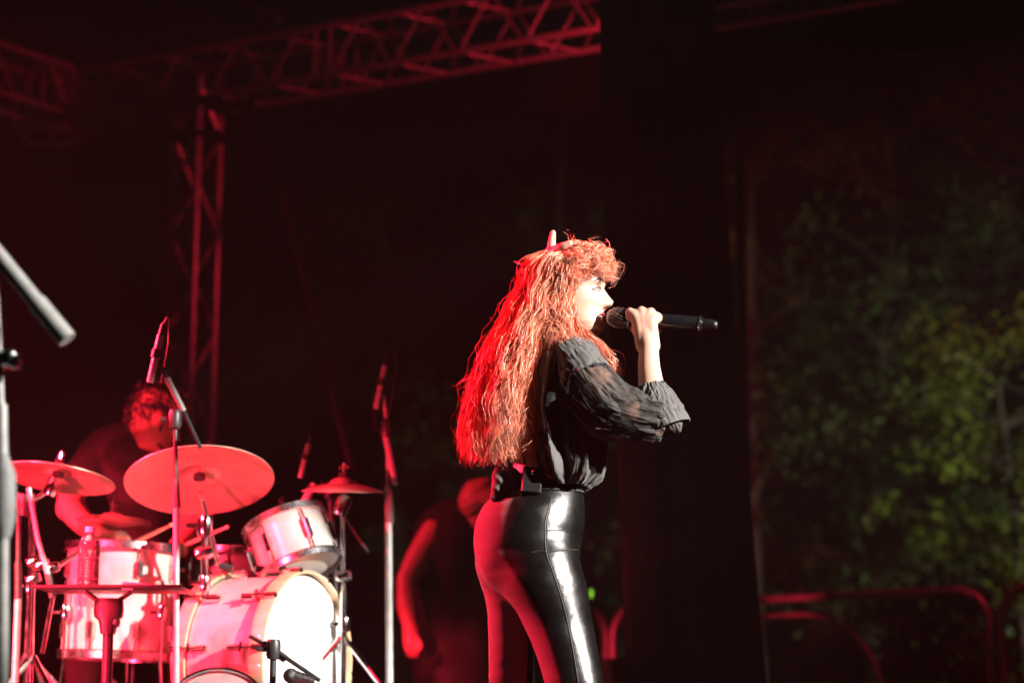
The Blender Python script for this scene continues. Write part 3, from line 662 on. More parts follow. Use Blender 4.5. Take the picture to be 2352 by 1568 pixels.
# ---- foreground microphone stand at the left edge
fm = thing('foreground_mic_stand', down(P(4, 1500, 3.55), 0), 'large blurred grey microphone stand at the left picture edge', 'mic stand', 'microphone stands around the drums')
part('boom_arm', tube([P(-160, 390, 3.5), P(-20, 565, 3.5)], .009, 12), M['stand_satin'], fm)
part('boom_sleeve', tube([P(-25, 560, 3.5), P(84, 694, 3.5)], .0145, 16), M['stand_satin'], fm)
part('boom_weight', tube([P(84, 694, 3.5), P(155, 780, 3.5)], .0175, 16), M['stand_satin'], fm)
part('clamp', box(.05, .03, .032, Matrix.Translation(P(6, 825, 3.55)), bev=.005), M['silver'], fm)
part('wing_knob', xf(ellipsoid((0, 0, 0), .012, .016, .014, 14, 8), Matrix.Translation(P(34, 831, 3.53))), M['silver'], fm)
part('upper_tube', tube([P(-14, 640, 3.52), P(-4, 830, 3.55), P(2, 960, 3.55)], .008, 12), M['stand_satin'], fm)
part('collar', tube([P(3, 930, 3.55), P(5, 1055, 3.55)], .011, 12), M['stand_satin'], fm)
part('grip', tube([P(5, 1040, 3.55), P(10, 1090, 3.55), P(8, 1190, 3.55), P(7, 1235, 3.55)], [.010, .021, .022, .013], 16), M['rubber'], fm)
part('lower_tube', tube([P(7, 1190, 3.55), P(6, 1560, 3.55), down(P(4, 1500, 3.55), .04)], .0105, 14), M['stand_satin'], fm)
tripod(fm, P(4, 1500, 3.55), 0, .25, .32, M['stand_satin'])
#SECTION3
# ================================================================== PEOPLE
def head_mesh(origin, yaw, pitch=0.0, scale=1.0, roll=0.0, mouth_open=1.0, nu=150, nv=150, male=False):
    """face looks along (cos yaw, -sin yaw): yaw > 0 turns towards the pit. Returns verts, faces, material index per face (0 skin 1 lip 2 mouth)"""
    zs = np.concatenate([np.linspace(-.118, .10, nv - 14), .10 + .017 * np.sin(np.linspace(.1, 1.55, 14))])
    zk = [-.118, -.112, -.106, -.098, -.085, -.070, -.050, -.030, -.010, .004, .020, .050, .080, .098, .108, .1172]
    xf_ = np.interp(zs, zk, [.030, .060, .076, .083, .083, .078, .079, .080, .078, .077, .085, .086, .070, .047, .028, .002])
    xb_ = np.interp(zs, zk, [-.030, -.033, -.036, -.040, -.050, -.062, -.078, -.088, -.094, -.097, -.099, -.098, -.080, -.055, -.030, -.002])
    hw_ = np.interp(zs, zk, [.034, .040, .046, .050, .056, .060, .064, .067, .069, .070, .072, .073, .062, .044, .026, .002])
    t = np.linspace(0, 2 * np.pi, nu, endpoint=False); V = np.zeros((len(zs), nu, 3))
    for i, z in enumerate(zs):
        cx = (xf_[i] + xb_[i]) * .5 - .004; af = xf_[i] - cx; ab = cx - xb_[i]
        c, s = np.cos(t), np.sin(t)
        x = np.where(c > 0, cx + af * np.abs(c) ** .85 * np.sign(c), cx + ab * c); y = hw_[i] * np.sign(s) * np.abs(s) ** .9
        V[i] = np.stack([x, y, np.full(nu, z)], 1)
    X, Y, Z = V[..., 0], V[..., 1], V[..., 2]; fr = (np.cos(t)[None, :] > 0.05)
    g = lambda y0, z0, sy, sz: np.exp(-((Y - y0) / sy) ** 2 - ((Z - z0) / sz) ** 2) * fr
    # nose: bridge, tip, wings
    prof = np.interp(Z, [-.051, -.044, -.037, -.029, -.014, .004, .018], [0, .008, .024, .028, .019, .009, 0])
    wid = np.interp(Z, [-.047, -.036, -.026, -.006, .018], [.0135, .013, .011, .0085, .010])
    X += prof * np.exp(-(Y / wid) ** 2) * fr
    for s in (-1, 1):
        X += .009 * g(s * .012, -.038, .0065, .0085)
        X -= .010 * g(s * .0065, -.047, .004, .004)
        X -= .010 * g(s * .031, .002, .015, .010)          # eye socket
        X += .006 * g(s * .031, .001, .011, .0055)         # lid
        X += .004 * g(s * .030, .019, .018, .007)          # brow
        X += .007 * g(s * .040, -.026, .020, .018)         # cheek
    mo = mouth_open
    X += .0085 * g(0, -.061, .022, .006) + .009 * g(0, -.061 - .020 * mo, .020, .006) - .003 * g(0, -.061 - .034 * mo, .02, .006)
    X -= .020 * mo * g(0, -.061 - .010 * mo, .017, .0062)
    X += .004 * g(0, -.099, .016, .010)
    # faces + materials
    F = gridfaces(len(zs), nu, True); Vf = V.reshape(-1, 3); mi = np.zeros(len(F), int)
    for k, f in enumerate(F):
        if len(f) > 4: continue
        c = Vf[list(f)].mean(0)
        if c[0] > .055 and abs(c[1]) < .030:
            zc = -.061 - .010 * mo; q = ((c[1]) / .024) ** 2
            inn = (c[1] / .0195) ** 2 + ((c[2] - zc) / (.0075 * mo + .0006)) ** 2; out = q + ((c[2] - zc) / (.016 * (.45 + .55 * mo))) ** 2
            if inn < 1: mi[k] = 2
            elif out < 1: mi[k] = 1
    Vf = Vf * scale
    f = Vector((math.cos(yaw), -math.sin(yaw), 0)); rt = Vector((0, 0, 1)).cross(f)     # left of the face
    B = Matrix((f, rt, (0, 0, 1))).transposed().to_4x4()
    Mx = Matrix.Translation(Vector(origin)) @ B @ Matrix.Rotation(-pitch, 4, 'Y') @ Matrix.Rotation(roll, 4, 'X')
    V2, _ = xf((Vf, F), Mx); return V2, F, mi, Mx
def finger(root, pts, r): return limb([root] + pts, r, 12, 14)
def body_object(parent, head, skins, mats):
    V, F, mi, _ = head; allV, allF, allm = [V], list(F), list(mi); o = len(V)
    for v, f in skins:
        allV.append(v); allF += [tuple(i + o for i in q) for q in f]; allm += [0] * len(f); o += len(v)
    b = part('body', (np.vstack(allV), allF), mats, parent)
    b.data.polygons.foreach_set('material_index', np.array(allm, np.int32)[:len(b.data.polygons)]); b.data.update(); return b

# ------------------------------------------------------------------ the singer
K = D0 / 4488.0
sg = thing('person', (Q(1250, 1500).x, D0, 0), 'woman with long curly red hair singing in black blouse and shiny black trousers', 'person')
HY = R(13)
hd = head_mesh(Q(1313, 674, 0), HY, R(1), 1.0)
HM = hd[3]
def rows(tab, dd0=0.0, n=40, pw=1.0):
    out = []
    for y, xl, xr, dd, b in tab:
        c = Q((xl + xr) / 2, y, dd + dd0); out.append(ell(c, (xr - xl) / 2 * K, b, n, 0, pw))
    return out
# --- skin: torso + neck + legs
torso = remesh(jm(
    loft(rows([(1130, 1160, 1330, 0, .085), (1050, 1185, 1335, 0, .09), (960, 1200, 1350, -.01, .10), (880, 1210, 1365, -.01, .105), (830, 1225, 1375, -.01, .11), (800, 1260, 1365, 0, .09), (775, 1285, 1350, 0, .05)])),
    limb([Q(1312, 810, .0), Q(1308, 770, .0), Q(1306, 715, .0)], [.056, .050, .052]),
    limb([Q(1225, 1190, 0), Q(1250, 1110, 0)], [.090, .080]),
    limb([Q(1255, 1300, -.06), Q(1318, 1565, -.07), Q(1338, 1650, -.08), Q(1362, 1800, -.07), Q(1378, 2010, -.05)], [.065, .052, .044, .040, .026]),
    limb([Q(1165, 1300, .07), Q(1172, 1565, .08), Q(1178, 1650, .08), Q(1178, 1800, .09), Q(1182, 2010, .09)], [.052, .042, .038, .036, .026])), .006, 6)
# --- right arm and the hand on the microphone
MA, MB_ = Q(1404, 728, -.055), Q(1648, 747, -.105)         # microphone axis
mdir = (MB_ - MA).normalized(); MUP = Vector((0, -mdir.z * 0, 1)); MFAR = mdir.cross(Vector((0, 0, 1))) * -1
MFAR = Vector((0, 0, 1)).cross(mdir).normalized()          # away from the pit
def mp(s, up=0, far=0): return MA + mdir * s + Vector((0, 0, up)) + MFAR * far
hx = [.060, .083, .103, .120]                               # index .. little finger along the microphone
def sx(x): return (x - 1404) * K
fing = []
kn = [(1452, 712, -.014), (1477, 709, -.013), (1497, 712, -.010), (1511, 722, -.005)]
for i, (kx, ky, kf) in enumerate(kn):
    L = (1.0, 1.08, 1.0, .82)[i]; s = sx(kx); r0 = (.0105, .0108, .0100, .0088)[i]
    ref = mp(s).z; k0 = Vector((MA.x + (mdir.x) * s, mp(s).y, 0))
    up = P(kx, ky, mp(s).y).z - ref - r0
    base = mp(s - .002, up - .014, -.030); knk = mp(s, up, kf - .006)
    fing.append(limb([base, knk, mp(s + .001, up * .98, .016 * L), mp(s + .002, .012, .031 * L), mp(s + .002, -.012, .029 * L), mp(s + .001, -.026, .012)], [r0 * 1.08, r0 * 1.12, r0 * 1.0, r0 * .95, r0 * .88, r0 * .78], 14, 26))
wr = Q(1490, 800, -.115)
palm = []
for i, (kx, ky, kf) in enumerate(kn):
    s = sx(kx); up = P(kx, ky, mp(s).y).z - mp(s).z
    palm.append(limb([wr + Vector(((kx - 1485) * K * .42, .002, .006)), mp(s * .5 + sx(1487) * .5, -.012, -.036), mp(s, up - .014, -.026), mp(s, up - .011, kf - .008)], [.0175, .0175, .0150, .0120], 14, 18))
palm.append(limb([wr + Vector((-.006, .012, .008)), mp(sx(1466), -.030, -.012), mp(sx(1452), -.014, .018), mp(sx(1450), .002, .028)], [.016, .0165, .0125, .0105], 14, 20))   # thumb under the microphone
palm.append(limb([Q(1490, 815, -.118), Q(1488, 790, -.113), Q(1482, 765, -.105)], [.0245, .0245, .024], 18, 14))
armR = limb([Q(1330, 845, -.12), Q(1410, 920, -.15), Q(1497, 972, -.165)], [.050, .044, .038], 20, 24)
fore = limb([Q(1500, 972, -.165), Q(1498, 905, -.150), Q(1491, 845, -.128), Q(1490, 798, -.115)], [.037, .034, .028, .0245], 22, 26)
hand = remesh(jm(fore, armR, *palm, *fing), .0024, 12, .5)
# --- left arm raised behind the head, hand just above the hair
armL = remesh(jm(limb([Q(1262, 840, .13), Q(1236, 760, .23), Q(1228, 690, .27)], [.047, .042, .036]),
    limb([Q(1228, 690, .27), Q(1245, 640, .22), Q(1262, 590, .13)], [.036, .030, .023]),
    limb([Q(1262, 596, .10), Q(1267, 584, .02), Q(1272, 580, -.02)], [.022, .022, .018]),
    limb([Q(1266, 584, -.01), Q(1267, 560, -.015), Q(1270, 535, -.015)], [.0125, .0112, .0080], 14, 18),
    limb([Q(1271, 578, -.03), Q(1289, 568, -.065), Q(1309, 559, -.075)], [.014, .0115, .0088], 14, 16),
    limb([Q(1280, 582, .08), Q(1300, 590, .05), Q(1315, 600, .06)], [.011, .010, .008], 12, 12),
    limb([Q(1276, 590, .09), Q(1296, 600, .07), Q(1310, 612, .075)], [.010, .009, .008], 12, 12)), .0028, 5, .5)
body = body_object(sg, hd, [torso, hand, armL], [M['skin'], M['lip'], M['mouth']])
# eyes, lashes, brows, teeth
for s in (-1, 1):
    e = part('eye', xf(ellipsoid((0, 0, 0), .0118, .0118, .0118, 18, 12), HM @ Matrix.Translation((.0635, s * .031, -.0005))), M['eye'], sg)
    part('iris', xf(lathe([(.0002, .0), (.005, -.0006)], Matrix(), 14), HM @ Matrix.Translation((.0756, s * .031, -.001)) @ Matrix.Rotation(R(90), 4, 'Y')), M['lash'], e)
    for nm, z, rr, x0 in (('upper_lash', .0028, .0019, .0800), ('lower_lash', -.0046, .0008, .0785)):
        part(nm, xf(tube([(x0 - .011, s * .046, z - .004), (x0 - .003, s * .040, z), (x0, s * .032, z + .001), (x0 - .001, s * .022, z - .003)], rr, 6, smooth=12), HM), M['lash'], sg)
    part('eyebrow', xf(tube([(.074, s * .050, .0195), (.0815, s * .040, .0255), (.0872, s * .025, .0225), (.0885, s * .016, .0195)], [.0010, .0020, .0020, .0010], 6, smooth=14), HM), M['hair_dark'], sg)
part('teeth', xf(tube([(.0690, .013, -.0650), (.0735, .006, -.0642), (.0750, 0, -.0642), (.0735, -.006, -.0642), (.0690, -.013, -.0650)], .0030, 8, smooth=12), HM), M['teeth'], sg)

# --- microphone in her hand
hm = thing('handheld_microphone', MA, 'black wireless microphone held at her mouth', 'microphone')
Mm = axisM(MA, mdir); tot = (MB_ - MA).length
part('grille', lathe([(.0005, -.012), (.010, -.0105), (.018, -.004), (.0232, .006), (.0255, .018), (.0250, .028), (.0235, .036)], Mm, 36), M['grille'], hm)
wires = []
for q in np.linspace(0, 2 * math.pi, 22, endpoint=False):
    wires.append(tube([(a * math.cos(q + z * 20), a * math.sin(q + z * 20), z) for a, z in ((.0105, -.0105), (.0186, -.004), (.0237, .006), (.0260, .018), (.0255, .028), (.0240, .036))], .0007, 4, cap=False))
part('grille_wires', xf(jm(*wires), Mm), M['silver'], hm)
part('collar', lathe([(.0235, .033), (.0270, .035), (.0270, .0445), (.0230, .047)], Mm, 36), M['mic_black'], hm)
part('ring', lathe([(.0262, .0445), (.0278, .0450), (.0278, .0475), (.0262, .048)], Mm, 36), M['silver'], hm)
xe = sx(1602) * 1.01
part('handle', lathe([(.0230, .047), (.0215, .055), (.0195, .075), (.0185, .12), (.0188, xe - .003), (.0178, xe), (.0005, xe)], Mm, 36), M['mic_black'], hm)
part('battery_cap', lathe([(.0005, xe - .001), (.0196, xe - .001), (.0196, xe + .008), (.0150, xe + .010), (.0145, tot - .014), (.0120, tot - .006), (.0005, tot - .004)], Mm, 32), M['mic_black'], hm)
part('antenna_tip', lathe([(.0125, tot - .016), (.0128, tot - .010), (.0090, tot - .001), (.0005, tot)], Mm, 24), M['silver'], hm)
part('cap_ring', lathe([(.0197, xe + .001), (.0201, xe + .002), (.0201, xe + .005), (.0197, xe + .006)], Mm, 32), M['silver'], hm)

# --- trousers
pel = loft(rows([(1108, 1172, 1330, 0, .088), (1135, 1135, 1340, 0, .105), (1165, 1108, 1342, 0, .125), (1205, 1092, 1341, 0, .138), (1250, 1088, 1333, 0, .142), (1295, 1097, 1328, 0, .132), (1330, 1125, 1322, 0, .10), (1350, 1165, 1290, 0, .05)], n=48))
legR = loft(rows([(1190, 1180, 1290, -.03, .05), (1240, 1150, 1322, -.045, .09), (1290, 1140, 1330, -.055, .105), (1340, 1142, 1344, -.06, .105), (1372, 1163, 1349, -.062, .10), (1400, 1187, 1353, -.064, .095), (1440, 1207, 1361, -.067, .088), (1472, 1222, 1367, -.078, .084), (1520, 1240, 1376, -.088, .078), (1565, 1253, 1384, -.097, .073), (1640, 1275, 1395, -.105, .066), (1720, 1290, 1402, -.095, .060), (1800, 1302, 1412, -.08, .058), (1900, 1325, 1415, -.06, .046), (2000, 1343, 1413, -.05, .037)], n=40))
legL = loft(rows([(1190, 1120, 1200, .03, .05), (1240, 1100, 1222, .055, .09), (1290, 1096, 1225, .065, .10), (1340, 1102, 1226, .07, .098), (1362, 1112, 1226, .072, .092), (1408, 1120, 1226, .075, .084), (1470, 1122, 1226, .078, .078), (1565, 1123, 1228, .08, .066), (1640, 1130, 1228, .082, .06), (1720, 1132, 1226, .086, .058), (1800, 1136, 1225, .09, .055), (1900, 1150, 1216, .09, .042), (2000, 1155, 1210, .09, .036)], n=40))
gl1 = ellipsoid(Q(1150, 1288, .035), .066, .085, .085); gl2 = ellipsoid(Q(1172, 1278, -.045), .082, .085, .095)
gl3 = ellipsoid(Q(1160, 1278, -.005), .070, .085, .088)
tv, tf = remesh(jm(pel, legR, legL, gl1, gl2, gl3), .0052, 36, .5)
nb = [[] for _ in range(len(tv))]
for f in tf:
    for a_, b_ in zip(f, f[1:] + f[:1]): nb[a_].append(b_); nb[b_].append(a_)
cs_ = np.array(Q(1172, 1288, -.09)); ds_ = np.linalg.norm(tv - cs_, axis=1); near_ = [i for i in range(len(tv)) if ds_[i] < .15]
wt_ = {i: .7 * (1 - (ds_[i] / .15) ** 2) ** 2 for i in near_}
for _ in range(90):
    new = {i: tv[nb[i]].mean(0) for i in near_}
    for i in near_: tv[i] = tv[i] * (1 - wt_[i]) + new[i] * wt_[i]
# stretch creases at the fork and behind the knees
for i in range(len(tv)):
    x, y, z = tv[i]
    w = noise.noise(Vector((x * 9, y * 9, z * 46))) * .0009 + noise.noise(Vector((x * 30, y * 30, z * 90))) * .0004
    dz = abs(z - 0.47); w += .0010 * math.exp(-(dz / .09) ** 2) * math.sin(z * 150 + 9 * x)
    tv[i][1] -= w; tv[i][0] -= w * .5
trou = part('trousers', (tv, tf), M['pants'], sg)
vn = np.zeros(len(tv) * 3, np.float32); trou.data.vertices.foreach_get('normal', vn); vn = vn.reshape(-1, 3)
ed = np.zeros(len(trou.data.edges) * 2, np.int32); trou.data.edges.foreach_get('vertices', ed); ed = ed.reshape(-1, 2)
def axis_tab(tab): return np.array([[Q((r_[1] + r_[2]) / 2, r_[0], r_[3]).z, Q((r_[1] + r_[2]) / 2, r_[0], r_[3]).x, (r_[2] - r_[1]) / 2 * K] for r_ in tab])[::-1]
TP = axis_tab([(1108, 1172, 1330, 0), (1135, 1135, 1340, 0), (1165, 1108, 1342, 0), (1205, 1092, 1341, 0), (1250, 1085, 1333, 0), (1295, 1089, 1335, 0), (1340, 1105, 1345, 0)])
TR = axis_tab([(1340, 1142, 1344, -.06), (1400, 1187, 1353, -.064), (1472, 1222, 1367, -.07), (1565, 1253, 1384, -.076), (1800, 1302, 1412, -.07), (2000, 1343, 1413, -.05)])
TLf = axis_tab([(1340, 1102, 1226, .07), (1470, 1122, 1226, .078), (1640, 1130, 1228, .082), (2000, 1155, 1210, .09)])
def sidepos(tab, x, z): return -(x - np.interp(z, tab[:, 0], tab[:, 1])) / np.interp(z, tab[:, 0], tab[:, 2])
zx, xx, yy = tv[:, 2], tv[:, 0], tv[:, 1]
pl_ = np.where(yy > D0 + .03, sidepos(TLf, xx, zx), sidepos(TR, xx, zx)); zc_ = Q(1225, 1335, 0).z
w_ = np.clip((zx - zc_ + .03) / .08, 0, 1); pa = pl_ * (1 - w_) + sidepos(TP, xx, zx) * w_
for _ in range(25):                                   # soft weight of the rear panel, lightened along the red-lit side
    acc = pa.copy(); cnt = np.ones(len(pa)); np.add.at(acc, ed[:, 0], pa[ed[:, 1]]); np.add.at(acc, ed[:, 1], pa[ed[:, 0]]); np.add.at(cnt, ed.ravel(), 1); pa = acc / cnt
at = trou.data.attributes.new('rear_red_lit_panel', 'FLOAT', 'POINT'); at.data.foreach_set('value', pa.astype(np.float32))
bvh = BVHTree.FromPolygons([Vector(v) for v in tv], tf)
cam0 = Vector((0, 0, CAM_Z))
def on_surface(x, y, bv=None, lift=.0008):
    d = (P(x, y, 5) - cam0).normalized(); h = (bv or bvh).ray_cast(cam0, d)
    return (h[0] - d * lift) if h[0] is not None else P(x, y, 4.9)
def seam(pts, r=.0013, n=40, name='seam'):
    c = cr([(x, y, 0) for x, y in pts], n); part(name, tube([on_surface(q[0], q[1]) for q in c], r, 6), M['seam'], trou)
seam([(1266, 1145), (1258, 1175), (1252, 1204), (1255, 1269), (1270, 1313), (1291, 1378), (1308, 1449), (1325, 1545), (1333, 1600)], .0017, 60)
seam([(1270, 1145), (1262, 1175), (1256.5, 1204), (1259.5, 1268), (1274, 1312), (1295, 1377), (1312, 1448), (1329, 1545)], .0010, 60)
seam([(1222, 1268), (1240, 1264), (1258, 1267), (1290, 1263), (1326, 1262)], .0016)
seam([(1258, 1218), (1276, 1217), (1290, 1216)], .0011, 12)
wb = loft(rows([(1090, 1176, 1328, 0, .090), (1112, 1166, 1334, 0, .094), (1134, 1146, 1342, 0, .108)], n=60), cap=False)
part('waistband', wb, M['seam'], trou)
# knotted tail at the back of the waistband
kn_ = []
for (pts, rr) in (([(1166, 1068), (1152, 1085), (1150, 1110), (1140, 1140)], [.010, .022, .024, .016]), ([(1160, 1080), (1178, 1092), (1181, 1115), (1176, 1128)], [.016, .020, .017, .008]), ([(1150, 1118), (1166, 1126), (1182, 1140), (1188, 1150)], [.018, .016, .010, .004])):
    kn_.append(limb([Q(x, y, -.070) for x, y in pts], rr, 16, 22))
kv, kf_ = remesh(jm(*kn_), .003, 4)
for i in range(len(kv)):
    w = .0015 * math.sin(kv[i][2] * 230 + kv[i][0] * 120) ; kv[i][1] -= w; kv[i][0] -= w * .6
part('knotted_tail', (kv, kf_), M['jersey'], sg)
# boots
for (x, dd) in ((1380, -.05), (1183, .09)):
    a = Q(x, 2000, dd); a.z = 0
    bo = [ell((a.x + .045 * (1 - min(1, z / .07)), a.y, max(z, .001)), w, b, 24) for z, w, b in ((0, .105, .040), (.02, .108, .042), (.05, .095, .040), (.08, .06, .038), (.13, .046, .040), (.2, .045, .042))]
    part('boot', loft(bo), M['pack'], sg)

# --- blouse
def drape_fn(u, v, sd):
    f = noise.noise(Vector((u * 1.7 + .4 * math.sin(v * 3 + sd), v * 1.1, sd))) ; g_ = noise.noise(Vector((u * 5.5, v * 1.6 + f, sd + 5)))
    return (1 - abs(f) * 2) * .55 + (1 - abs(g_) * 2) * .45 - .35
bl = [(772, 1302, 1366, -.010, .050), (785, 1282, 1378, -.010, .078), (800, 1250, 1396, -.012, .118), (825, 1222, 1408, -.014, .138), (860, 1212, 1410, -.014, .142), (900, 1206, 1400, -.014, .140), (950, 1204, 1392, -.012, .136), (1000, 1210, 1390, -.012, .136), (1045, 1216, 1390, -.012, .136), (1075, 1224, 1388, -.012, .132), (1098, 1234, 1380, -.010, .124), (1114, 1250, 1364, -.008, .108), (1122, 1262, 1350, -.006, .098), (1118, 1270, 1340, -.004, .088)]
yk = np.array([b[0] for b in bl], float); tk = np.linspace(0, 1, len(bl)); NV, NU = 150, 240; rings = []
tabs = np.array(bl, float); us = np.linspace(0, 2 * np.pi, NU, endpoint=False)
for v in np.linspace(0, 1, NV):
    y, xl, xr, dd, b = [np.interp(v, tk, tabs[:, k]) for k in range(5)]
    c = Q((xl + xr) / 2, y, dd); a = (xr - xl) / 2 * K; amp = .010 * min(1, v * 3.0 + .15)
    bl_low = max(0, v - .55) / .45
    ring = []
    for u in us:
        cu, su = math.cos(u), math.sin(u)
        w = amp * drape_fn(u * 1.3, v * 2.4, 2.0) + .006 * bl_low * math.sin(u * 26 + 3 * math.sin(v * 6)) * (1 - abs(2 * bl_low - 1) * .4)
        ux = (u - 4.30)                                      # long vertical fold running down the camera side
        w += .022 * math.exp(-((ux + .10 * math.sin(v * 5)) / .10) ** 2) * min(1, max(0, v - .25) * 4)
        w -= .020 * math.exp(-((ux - .26 + .06 * math.sin(v * 5)) / .13) ** 2) * min(1, max(0, v - .25) * 4)
        w += .012 * math.exp(-((u - 4.95 - .25 * v) / .10) ** 2) * min(1, max(0, v - .2) * 3)
        ring.append((c.x + (a + w) * cu, c.y + (b + w) * su, c.z))
    rings.append(np.array(ring))
bv_, bf_ = loft(rings, cap=False)
blo = part('blouse', (bv_, bf_), [M['blouse'], M['sheer']], sg)
mi_ = np.zeros(len(blo.data.polygons), np.int32)
for p_ in blo.data.polygons:
    c_ = p_.center + Vector(wloc(blo)); a_ = Vector((c_.x, c_.y, c_.z - CAM_Z)); 
    sxp = 1176 + 4573 * a_.x / (a_.y * cp + a_.z * sp_); syp = 784 - 4573 * (a_.z * cp - a_.y * sp_) / (a_.y * cp + a_.z * sp_)
    if c_.y < D0 and ((sxp - 1318) / 22) ** 2 + ((syp - 1062) / 30) ** 2 < 1: mi_[p_.index] = 1
    if c_.y < D0 and 1240 < sxp < 1262 and 985 < syp < 1020: mi_[p_.index] = 1
blo.data.polygons.foreach_set('material_index', mi_); blo.data.update()
# right sleeve, puffed to the elbow
def sleeve(path, radii, NV_, NU_, amp, sd, k=9, squash=1.0, gather=None):
    c = cr(path, NV_); T, N, B = frames(c); rr = np.interp(np.linspace(0, 1, NV_), np.linspace(0, 1, len(radii)), radii); out = []
    for i in range(NV_):
        v = i / (NV_ - 1); row = []
        for u in np.linspace(0, 2 * np.pi, NU_, endpoint=False):
            w = amp * drape_fn(u * 1.6, v * 2.2, sd) + amp * .22 * math.sin(u * k + 2.5 * math.sin(v * 4) + sd) * (gather(v) if gather else 1)
            row.append(c[i] + (rr[i] + w) * (math.cos(u) * N[i] * squash + math.sin(u) * B[i]))
        out.append(np.array(row))
    return loft(out, cap=False)
spath = [Q(1308, 812, -.095), Q(1332, 848, -.125), Q(1362, 890, -.145), Q(1402, 932, -.160), Q(1440, 952, -.165)]
part('sheer_sleeve', sleeve(spath, [.042, .058, .063, .064, .056], 90, 150, .009, 3.3, 11), M['sheer'], blo)
# opaque strips and folds of the sleeve
part('shoulder_yoke', sleeve([Q(1282, 792, -.07), Q(1306, 812, -.10), Q(1334, 850, -.128), Q(1346, 872, -.138)], [.036, .050, .062, .066], 50, 120, .005, 8.1, 6), M['blouse'], blo)
el = sleeve([Q(1405, 925, -.156), Q(1438, 945, -.163), Q(1478, 958, -.168), Q(1510, 962, -.168), Q(1528, 968, -.166)], [.058, .062, .058, .056, .042], 90, 170, .0075, 6.1, 13, gather=lambda v: .5 + v)
part('elbow_sleeve', el, M['sheer'], blo)
hang = sleeve([Q(1330, 905, -.15), Q(1385, 960, -.158), Q(1450, 985, -.162), Q(1520, 1000, -.160)], [.040, .046, .030, .010], 70, 120, .010, 9.7, 7)
part('hanging_fold', hang, M['blouse'], blo)
cuff = sleeve([Q(1532, 988, -.163), Q(1515, 950, -.158), Q(1502, 912, -.152), Q(1495, 886, -.148)], [.060, .060, .048, .035], 60, 150, .006, 4.4, 10, gather=lambda v: .3 + v)
part('cuff', cuff, M['blouse'], blo)
tip = sleeve([Q(1490, 925, -.185), Q(1525, 950, -.180), Q(1548, 975, -.175), Q(1561, 992, -.170)], [.026, .034, .024, .004], 40, 70, .003, 5.4, 5)
part('cuff_tip', tip, M['blouse'], blo)
# sheer opening at the waist with skin behind
part('collar', sleeve([Q(1310, 788, -.012), Q(1316, 774, -.012), Q(1320, 764, -.012)], [.062, .055, .052], 20, 90, .004, 1.4, 12), M['blouse'], blo)

# --- body pack on the waistband
bpk = thing('transmitter_pack', Q(1222, 1105, -.12), 'small black transmitter pack with red and green lights on her waistband', 'transmitter')
part('case', box(.050, .020, .066, Matrix.Translation(Q(1222, 1102, -.112)) @ Matrix.Rotation(.1, 4, 'Y'), bev=.004), M['pack'], bpk)
part('led', ellipsoid(Q(1223, 1081, -.1245), .0016, .0012, .0012, 8, 6), M['led_red'], bpk); part('led', ellipsoid(Q(1222, 1087, -.1245), .0016, .0012, .0010, 8, 6), M['led_green'], bpk)
part('clip', box(.02, .006, .06, Matrix.Translation(Q(1222, 1110, -.098))), M['pack'], bpk)
part('antenna', tube([Q(1206, 1066, -.112), Q(1200, 1040, -.112), Q(1196, 1000, -.11)], .0022, 6), M['pack'], bpk)

# --- hair: thousands of curled strands gathered in locks
def lerp_poly(pl, t):
    pl = np.array(pl, float); q = np.linspace(0, 1, len(pl)); return np.array([np.interp(t, q, pl[:, k]) for k in range(pl.shape[1])]).T
LE = [(1285, 588), (1235, 590), (1206, 616), (1192, 662), (1162, 725), (1116, 800), (1082, 885), (1064, 960), (1058, 1025), (1070, 1078)]
RE = [(1345, 574), (1326, 594), (1310, 640), (1296, 695), (1280, 750), (1264, 820), (1256, 900), (1256, 965), (1258, 1025), (1250, 1072)]
DEP = [.040, .085, .098, .104, .118, .128, .128, .122, .115, .105]
strands = []
NP = 30
def add_lock(ctrl, n, spread, curl, wave, seed, taper=.6, jitter=.003):
    c = cr(ctrl, NP); T, N, B = frames(c); t = np.linspace(0, 1, NP); L = np.concatenate([[0], np.cumsum(np.linalg.norm(np.diff(c, axis=0), axis=1))])
    ph = RNG.uniform(0, 6.28); hand_ = RNG.choice([-1, 1]); wv = wave * RNG.uniform(.8, 1.25); ca = curl * RNG.uniform(.6, 1.3)
    sp = np.interp(t, [0, .15, .6, 1], [.6, 1, 1, taper]) * spread
    ramp = np.interp(t, [0, .12, .5, .85, 1], [.15, .7, 1, 1.3, 1.9])
    for k in range(n):
        r = math.sqrt(RNG.uniform()) ; a = RNG.uniform(0, 6.28); p2 = ph + RNG.normal(0, .26); fly = RNG.uniform() < .035
        am = ca * ramp * RNG.uniform(.7, 1.3) * (1.8 if fly else 1); an = hand_ * 2 * np.pi * L / (wv * RNG.uniform(.93, 1.07)) + p2
        off = sp * r * (1.5 if fly else 1)
        x = off * math.cos(a) + am * np.cos(an); y = off * math.sin(a) + am * np.sin(an)
        jk = np.cumsum(RNG.normal(0, jitter * (1.0 if not fly else 2.2), (6, 3)), axis=0); jk -= jk[:1]
        j = cr(jk, NP)
        q = c + N * x[:, None] + B * y[:, None] + j
        cut = RNG.uniform(.90, 1.0); q = np.stack([np.interp(np.linspace(0, cut, NP), t, q[:, m]) for m in range(3)], 1)
        strands.append((q, RNG.uniform(.0004, .00085)))
def Qa(x, y, dd): return np.array(Q(x, y, dd))
